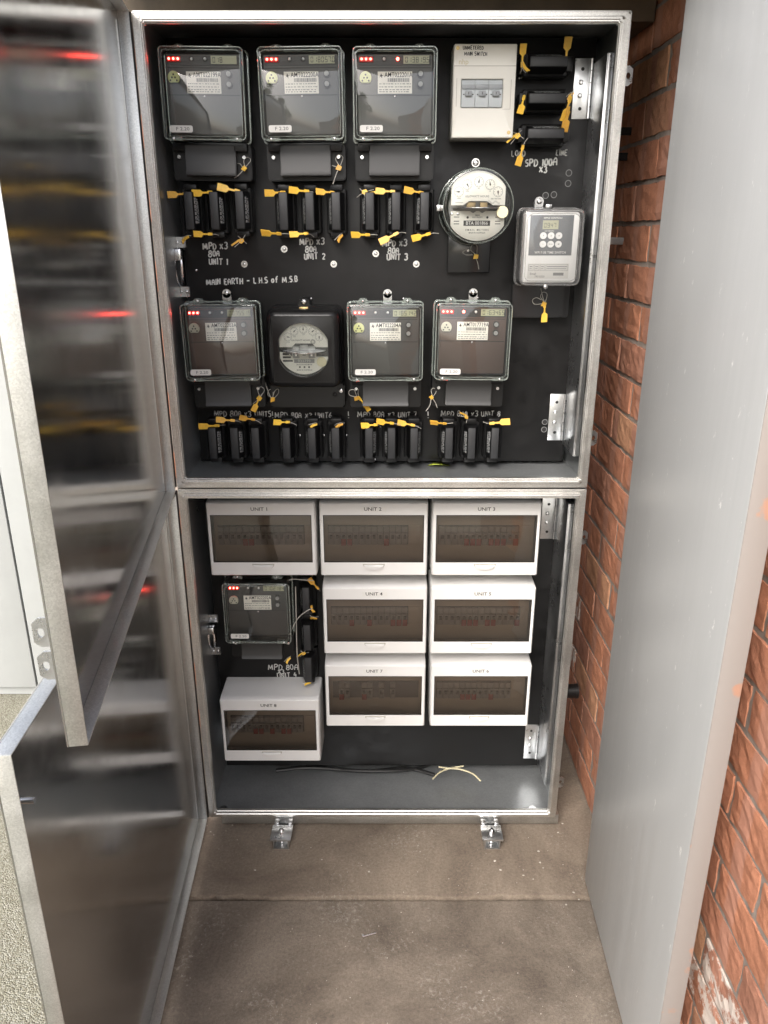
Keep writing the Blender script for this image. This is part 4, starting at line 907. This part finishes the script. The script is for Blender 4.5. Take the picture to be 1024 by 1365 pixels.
P, SH, CX = 'paddle', 'short', 'cross'
top_row = [(252.5, 281, 1, ((236, 259, 4, P), (247, 318, 28, SH))), (286, 281, 1, ((269, 257, 0, P), (270, 312, 2, P))), (320, 280, 1, ((304, 252, -10, P), (322, 321, 5, CX))),
           (378, 281.5, -1, ((366, 257, -1, P), (361, 311, 0, P))), (413, 281.5, -1, ((398, 254, -8, P), (398, 312, 0, P))), (448, 281.5, -1, ((433, 256, -3, P), (453, 317, 42, SH))),
           (493, 281.5, -1, ((486, 256, 160, CX), (480, 313, 4, P))), (528, 281.5, -1, ((513, 255, -4, P), (518, 317, 22, P))), (566, 281.5, -1, ((551, 255, -5, P), (561, 315, 16, P)))]
for k, (px, py, s, ss) in enumerate(top_row):
    u = k // 3 + 1; g = k % 3
    fuse(px, py, s, '%s of the three black service fuses above the unit %s handwriting' % (('handle-side one', 'middle one', 'hinge-side one')[g], ('one', 'two', 'three')[u - 1]), 'service fuses for units 1 to 3', 0, ss)
low_row = [(284, 591, 1, ((278, 568, 2, P),)), (313, 591, 1, ((300, 560, -8, P),)), (341, 591, -1, ((329, 558, -6, P),)), (382, 591, -1, ((375, 563, 1, P),)), (416, 591, -1, ((418, 567, 8, SH),)), (447.5, 591, -1, ((452, 567, 18, SH),)),
           (492, 591, 1, ((492, 567, 0, P),)), (522, 591, -1, ((513, 563, -5, P),)), (552, 591, 1, ((541, 565, -3, P),)), (598.5, 591, -1, ((584, 564, 0, P),)), (628.5, 591, -1, ((622, 556, -50, CX),)), (659.5, 591, -1, ((667, 563, 186, P),))]
for k, (px, py, s, ss) in enumerate(low_row):
    u = (5, 6, 7, 8)[k // 3]; g = k % 3
    fuse(px, py, s, '%s of the three black service fuses below the unit %s handwriting' % (('handle-side one', 'middle one', 'hinge-side one')[g], ('five', 'six', 'seven', 'eight')[u - 5]), 'service fuses for units 5 to 8', 0, ss)
for k, (px, py, ss) in enumerate(((732, 82, ((697, 73, -88, P), (700, 90, 125, SH), (756, 66, -88, P))), (730, 131, ((696, 140, 75, P), (760, 128, 40, SH), (756, 146, 85, P))), (728, 178, ((690, 181, 10, CX), (694, 208, 82, P), (755, 160, 88, P))))):
    fuse(px, py, -1, 'horizontal black service fuse, %s of the three above the handwriting SPD 100A x3' % ('top one', 'middle one', 'bottom one')[k], 'service fuses by the cream switch box', 90, ss)
for k, (px, py, ss) in enumerate(((408, 801, ((418, 778, -50, P), (416, 812, 95, SH))), (409.5, 850, ((405, 871, 20, CX), (418, 824, 0, SH))), (411, 893, ((384, 880, 45, SH), (410, 911, 15, SH))))):
    fuse(px, py, -1, 'black service fuse, %s of the three beside the meter among white breaker boxes' % ('top one', 'middle one', 'bottom one')[k], 'service fuses in the lower cabinet', 0, ss)

# ================================================================== WHITE BREAKER BOXES
def breaker_box(unit, cx, z0, h, ncell, reds, label, lone=()):
    t = thing('breaker_box', label, 'breaker box', (cx, YP, z0), 0, 'white breaker boxes'); hw = .127; D = .105
    wx0, wx1, wz0, wz1 = -.117, .117, .036, h - .032
    bm = bmesh.new()        # hollow shell, slightly tapered towards the front
    rings = [[(p[0], y, p[1]) for p in rrect(-hw + i, hw - i, i, h - i, .004, 3)] for i, y in ((0, -.0005), (.0006, -.085), (.0015, -D + .003), (.004, -D))]
    loft(bm, rings, True, False)
    n = len(rings[-1]); 
    def sq(p, x0, x1, a0, a1): return (x0 if p[0] < 0 else x1, p[1], a0 if p[2] < h / 2 else a1)
    O = rings[-1]; I = [sq((p[0], -D, p[2]), wx0, wx1, wz0, wz1) for p in O]; I2 = [(p[0], -D + .004, p[2]) for p in I]
    tmp = bmesh.new(); V = [[tmp.verts.new(p) for p in r] for r in (O, I, I2)]
    for a, b in zip(V, V[1:]):
        for i in range(n): tmp.faces.new((a[i], a[(i + 1) % n], b[(i + 1) % n], b[i]))
    bmesh.ops.remove_doubles(tmp, verts=tmp.verts[:], dist=1e-6); bmesh.ops.recalc_face_normals(tmp, faces=tmp.faces[:]); merge(bm, tmp)
    bmesh.ops.remove_doubles(bm, verts=bm.verts[:], dist=1e-5); bmesh.ops.recalc_face_normals(bm, faces=bm.faces[:])
    sh = obj('housing', bm, 'db_white', t)
    bm = bmesh.new(); frame(bm, wx0, wx1, wz0, wz1, (.0016,) * 4, -D - .0003, -D + .004); obj('window_gasket', bm, 'gasket', t)
    bm = bmesh.new(); m_ = 9; R1 = []
    for i in range(m_ + 1):        # slightly bowed smoked window
        a = i / m_; z = wz0 + .0016 + (wz1 - wz0 - .0032) * a; y = -D + .001 - .0035 * math.sin(math.pi * a)
        R1.append((y, z))
    prism(bm, R1 + [(-D + .0035, wz1 - .0016), (-D + .0035, wz0 + .0016)], wx0 + .0016, wx1 - .0016, 'yz'); 
    # keep only the front skin
    dl_ = [f for f in bm.faces if f.normal.y > -.3]; bmesh.ops.delete(bm, geom=dl_, context='FACES'); obj('smoked_window', bm, 'smoked', t)
    # window latch over a grey plate painted as its gap shadow
    bm = bmesh.new(); prism(bm, [(-.0262, .0322)] + [(.0262 * math.cos(R(a)), .0322 + .0162 * math.sin(R(a))) for a in range(180, 361, 15)], -D - .0006, -D + .0006); obj('latch_gap_shade', bm, 'cream_line', t)
    pts = [(-.024, .0305)] + [(.024 * math.cos(R(a)), .0305 + .013 * math.sin(R(a))) for a in range(180, 361, 15)]
    bm = bmesh.new(); prism(bm, pts, -D - .0060, -D - .0002, bev=.0014); hd = obj('window_latch', bm, 'db_white', t)
    bm = bmesh.new(); prism(bm, [(p[0] * .75, (p[1] - .0305) * .6 + .0292) for p in pts], -D - .0075, -D - .0055, bev=.0006); obj('finger_ridge', bm, 'db_white', hd)
    lb = B('name_strip', 'sticker', t, (-.030, .030, -D - .0006, -D - .0001, h - .0235, h - .0115))
    bm = bmesh.new(); text(bm, 'UNIT %d' % unit, -.002, -D - .0009, h - .0175, .0118, 1.12); obj('print', bm, 'ink', lb)
    # inside: cover plate and breakers behind the window
    B('cover_plate', 'db_inner', t, (-.118, .118, -.068, -.064, .020, h - .012))
    cw = .0145; x = -.108; zc = (wz0 + wz1) / 2 - .004
    rail = B('breaker_slot', 'breaker_dark', t, (x - .001, x + ncell * cw + .001, -.0715, -.0681, zc - .023, zc + .025))
    cells = range(ncell) if not lone else lone
    for k in cells:
        o = B('circuit_breaker', 'breaker_grey', t, (x + k * cw + .0005, x + (k + 1) * cw - .0005, -.078, -.0715, zc - .022, zc + .024), (x + k * cw + .0005, x + (k + 1) * cw - .0005, -.085, -.078, zc - .010, zc + .010), b=.0006)
        B('toggle', 'breaker_dark', o, (x + k * cw + .004, x + (k + 1) * cw - .004, -.092, -.0851, zc - .001, zc + .007), b=.0006)
        if k in reds: B('red_tab', 'breaker_red', o, (x + k * cw + .0015, x + (k + 1) * cw - .0015, -.0862, -.0846, zc - .0205, zc - .0035), b=.0003)
    if ncell * cw < .205: B('blank_cover', 'db_inner', t, (x + ncell * cw + .002, .110, -.0715, -.0681, zc - .023, zc + .025), b=.0006)
    return t
BX = 'white breaker box labelled UNIT %d with smoked window'
breaker_box(1, -.285, .694, .187, 14, (4, 5), BX % 1 + ', above the clear-covered meter')
breaker_box(2, -.024, .694, .187, 13, (2, 3, 9), BX % 2 + ', between boxes one and three')
breaker_box(3, .238, .694, .187, 13, (4, 5, 6, 8, 9, 10, 12), BX % 3 + ', above box five')
breaker_box(4, -.022, .482, .183, 13, (3, 6, 10, 11, 12), BX % 4 + ', between boxes two and seven')
breaker_box(5, .239, .482, .183, 14, (4, 5, 6, 8, 9, 13), BX % 5 + ', between boxes three and six')
breaker_box(7, -.022, .270, .182, 15, (1, 4, 5, 9), BX % 7 + ', beneath box four', (1, 2, 5, 6, 8, 10))
breaker_box(6, .243, .270, .182, 13, (4, 5, 6, 9), BX % 6 + ', beneath box five')
o = breaker_box(8, -.291, .162, .190, 13, (4, 5, 7, 9, 10), BX % 8 + ', below the clear-covered meter')
# ================================================================== LOOSE THINGS
# lever wire looping past the lower meter
bm = bmesh.new()
tube(bm, curve3([(*at(394, 782, 1.70)[:1], 1.70, at(394, 782, 1.70)[1]), (at(395, 830, 1.7)[0], 1.70, at(395, 830, 1.7)[1]), (at(396, 870, 1.7)[0], 1.70, at(396, 870, 1.7)[1]), (at(399, 899, 1.7)[0], 1.702, at(399, 899, 1.7)[1])], 6), .0014, 6)
o = obj('seal_wire', bm, 'wire'); tag(o, 'straight grey sealing wire hanging along the three lower fuses', 'wire')
bm = bmesh.new(); q = [(386, 846), (396, 826), (408, 815), (417, 811)]
tube(bm, curve3([(at(a, b, 1.69)[0], 1.69, at(a, b, 1.69)[1]) for a, b in q], 6), .0012, 6); o = obj('seal_wire', bm, 'wire'); tag(o, 'curved grey sealing wire running from the lower meter to a seal', 'wire')
bm = bmesh.new(); q = [(383, 774), (392, 772), (404, 773), (418, 774)]
tube(bm, curve3([(at(a, b, 1.69)[0], 1.69, at(a, b, 1.69)[1]) for a, b in q], 6), .0012, 6); o = obj('seal_wire', bm, 'wire'); tag(o, 'short grey sealing wire under the UNIT 1 breaker box', 'wire')
# leaf lying in the upper cabinet
bm = bmesh.new(); pts = [(-.026, 0), (-.012, .008), (.006, .009), (.027, .001), (.006, -.008), (-.012, -.007)]
tmp = [bm.verts.new((a, b, .003 + .006 * math.cos(a * 60))) for a, b in pts]; bm.faces.new(tmp)
o = obj('leaf', bm, 'leaf', loc=(at(585, 611, 1.75)[0], 1.752, .9385)); tag(o, 'yellow green leaf lying on the floor of the upper cabinet', 'leaf')
sm_ = o.modifiers.new('s', 'SOLIDIFY'); sm_.thickness = .0006
# cables on the floor of the lower cabinet
fz = .0415
def wp(px, py, Y): q = at(px, py, Y); return (q[0], Y, max(q[1] - fz - .0028, 0))
for nm, m, pts, r, lab in (('cable', 'copper_wire', [wp(577, 1038, 1.70), wp(587, 1029, 1.725), wp(600, 1024, 1.742), wp(618, 1021, 1.748)], .0022, 'pale bare wire end curving up from the lower cabinet floor'),
                           ('cable', 'copper_wire', [wp(641, 1041, 1.70), wp(630, 1031, 1.72), wp(612, 1025, 1.735), wp(598, 1024, 1.739), wp(585, 1022, 1.748)], .0022, 'pale wire crossing the other bare wire end on the lower cabinet floor'),
                           ('cable', 'cable_black', [(-.22, 1.80, .0), (-.1, 1.765, .010), (.02, 1.76, .012), (.10, 1.78, .006), (.16, 1.82, .002)], .0045, 'black cable sagging across the lower cabinet floor under the panel edge'),
                           ('cable', 'cable_black', [(-.30, 1.76, .012), (-.2, 1.775, .010), (-.05, 1.765, .006), (.06, 1.78, .004), (.14, 1.755, .002)], .005, 'black cable lying along the floor of the lower cabinet, kinked towards the bare wires'),
                           ('cable', 'cable_black', [(-.36, 1.80, .020), (-.2, 1.80, .012), (-.03, 1.795, .016), (.09, 1.81, .014), (.2, 1.84, .006)], .004, 'thin black cable at the back of the lower cabinet floor')):
    bm = bmesh.new(); tube(bm, curve3([(a, b, fz + c_ + r) for a, b, c_ in pts], 6), r, 8); o = obj(nm, bm, m); tag(o, lab, 'cable')

# strut feet clamped under the cabinet front
def foot(px, lab):
    x, _ = at(px, 1112, 1.55); t = thing('clamp_foot', lab, 'bracket', (x, 1.553, 0), R(random.uniform(-4, 4)), 'galvanised clamp feet')
    bm = bmesh.new()
    for s in (-1, 1): box(bm, s * .0185 - .0015, s * .0185 + .0015, -.022, .075, .0, .030, .0005)
    box(bm, -.0165, .0165, -.021, .075, 0, .0025)
    obj('channel', bm, 'galv_plate', t)
    bm = bmesh.new(); box(bm, -.026, .026, -.028, .024, .0305, .0355, .0008); pl = obj('clamp_plate', bm, 'galv_plate', t)
    bm = bmesh.new(); cyl(bm, 0, -.002, .0385, .0075, .006, 'z', 6); cyl(bm, 0, -.002, .0435, .004, .008, 'z', 12); obj('bolt', bm, 'screw_steel', pl)
    bm = bmesh.new(); cyl(bm, 0, -.002, .0175, .004, .026, 'z', 12); obj('bolt_shank', bm, 'screw_steel', t)
    for s in (-1, 1): B('beam_hook', 'galv_plate', t, (s * .017 - .006, s * .017 + .006, .026, .046, .0302, .038), b=.002)
    return t
foot(375.5, 'galvanised clamp foot under the lower cabinet, nearer its door hinge'); foot(655.5, 'galvanised clamp foot under the lower cabinet, nearer the grey door')

# big grey door standing along the brick wall
dx, dyv = .4795 - .460, 1.426 - .915; Ld = math.hypot(dx, dyv)
t = thing('grey_door', 'large flat grey painted door standing open along the brick wall', 'door', (.460, .915, 0), math.atan2(dyv, dx))
bm = bmesh.new(); box(bm, .0012, Ld, -.034, 0, .010, 1.955, .0012); obj('door_leaf', bm, 'grey_paint', t)
bm = bmesh.new(); box(bm, -.0008, .001, -.0335, -.0005, .0105, 1.9545, .0004); e_ = obj('edge_strip', bm, 'edge_paint', t); e_['label'] = 'brownish grey front edge with scraped paint'
# bits on the right wall beside the cabinet
for k, (Yw, zw, ln, lab) in enumerate(((1.9, at(838, 163, 1.75)[1], .05, 'dark stub bolt above the upper cabinet hinge, in the gap by the brick wall'), (1.9, at(838, 200, 1.75)[1], .045, 'dark pipe clip in the gap between upper cabinet and brick wall'), (1.88, at(822, 322, 1.75)[1], .06, 'grey metal spacer strap between cabinet and brick wall'))):
    bm = bmesh.new(); box(bm, .445, .552, Yw - .006, Yw + .006, zw - .008, zw + .008, .002)
    if k < 2: cyl(bm, .50, Yw - .008, zw, .013, .012, 'x', 14)
    o = obj('wall_bracket', bm, 'black_plastic' if k < 2 else 'galv_shell'); tag(o, lab, 'bracket', 'brackets fixing cabinet to wall')
x, z = at(757, 921, 1.72); bm = bmesh.new(); cyl(bm, .480, 1.72, z, .018, .036, 'x', 20); cyl(bm, .456, 1.72, z, .012, .022, 'x', 16); cyl(bm, .5, 1.72, z, .0195, .006, 'x', 20); o = obj('cable_gland', bm, 'black_plastic'); tag(o, 'black cable gland on the side of the lower cabinet', 'cable gland')

# floor litter
bm = bmesh.new()
rnd = random.Random(11)
def floor_pt(px, py, z=0):
    t_ = (682.5 - py) / 1025; D_ = (H - z) * (C20 + t_ * S20) / (S20 - t_ * C20); return (px - 512) / 1025 * (D_ * C20 + (H - z) * S20), D_
chips = [(262, 1106), (285, 1113), (292, 1132), (270, 1117), (429, 1146), (640, 1096), (660, 1148), (718, 1135), (720, 1150), (724, 1157), (689, 1177), (698, 1167), (711, 1172), (667, 1160), (744, 1110), (750, 1098), (492, 1162), (340, 1160), (560, 1135), (310, 1100), (276, 1101), (281, 1109), (265, 1124), (765, 1190), (772, 1196), (755, 1203)]
for px, py in chips:
    X_, Y_ = floor_pt(px, py); base = 0 if Y_ > 1.386 else -.007; s_ = rnd.uniform(.0011, .0030); tmp = bmesh.new(); bmesh.ops.create_icosphere(tmp, subdivisions=1, radius=s_)
    for v_ in tmp.verts: v_.co = Vector((v_.co.x * rnd.uniform(.6, 1.7), v_.co.y * rnd.uniform(.6, 1.4), max(v_.co.z * .6, -.0005)))
    merge(bm, tmp, Matrix.Translation((X_, Y_, base + .0005)))
for k in range(110):
    X_, Y_ = rnd.uniform(-.42, .47), rnd.uniform(.9, 1.6); base = 0 if Y_ > 1.386 else -.007; s_ = rnd.uniform(.0005, .0013); tmp = bmesh.new(); bmesh.ops.create_icosphere(tmp, subdivisions=1, radius=s_)
    merge(bm, tmp, Matrix.Translation((X_, Y_, base + s_ * .3)))
o = obj('grit', bm, 'chip'); o['kind'] = 'stuff'; tag(o, 'pale grit and mortar chips scattered over the concrete floor', 'grit')
X_, Y_ = floor_pt(486, 1244); bm = bmesh.new(); cyl(bm, 0, 0, .0022, .0018, .030, 'x', 10); cyl(bm, -.016, 0, .003, .0042, .003, 'x', 12)
o = obj('screw', bm, 'screw_steel', loc=(X_ + .012, Y_, -.007)); o.rotation_euler = (0, 0, R(18)); tag(o, 'small steel screw lying on the front concrete slab', 'screw')

# leafy tree on the far side of the path (seen mirrored in the meter covers)
t = thing('tree', 'leafy green tree mirrored in the clear meter covers', 'tree', (-1.05, -2.7, -.03))
bm = bmesh.new(); tube(bm, curve3([(0, 0, 0), (.03, .02, .7), (-.02, 0, 1.4), (.04, .03, 2.1), (.10, .0, 2.7)], 6), .05, 8)
for a in range(7):
    q = R(a * 51); tube(bm, [(0, 0, 1.3 + a * .15), (.25 * math.cos(q), .25 * math.sin(q), 1.7 + a * .15), (.5 * math.cos(q), .5 * math.sin(q), 1.9 + a * .16)], .014, 6)
obj('trunk', bm, 'soffit', t)
rl = random.Random(9); bm = bmesh.new(); cl = [(rl.uniform(-.55, .5), rl.uniform(-.5, .5), rl.uniform(1.5, 3.1), rl.uniform(.16, .32)) for _ in range(26)]
for cx, cy, cz, cr_ in cl:
    for _ in range(130):
        d = Vector((rl.gauss(0, 1), rl.gauss(0, 1), rl.gauss(0, 1))).normalized() * cr_ * rl.uniform(.35, 1.05); c0 = Vector((cx, cy, cz)) + d
        u = Vector((rl.gauss(0, 1), rl.gauss(0, 1), rl.gauss(0, 1))).normalized(); v_ = u.cross(Vector((rl.gauss(0, 1), rl.gauss(0, 1), rl.gauss(0, 1)))).normalized()
        bm.faces.new([bm.verts.new(c0 + p) for p in (-u * .05, v_ * .02, u * .055, -v_ * .02)])
obj('crown', bm, 'foliage', t, False)
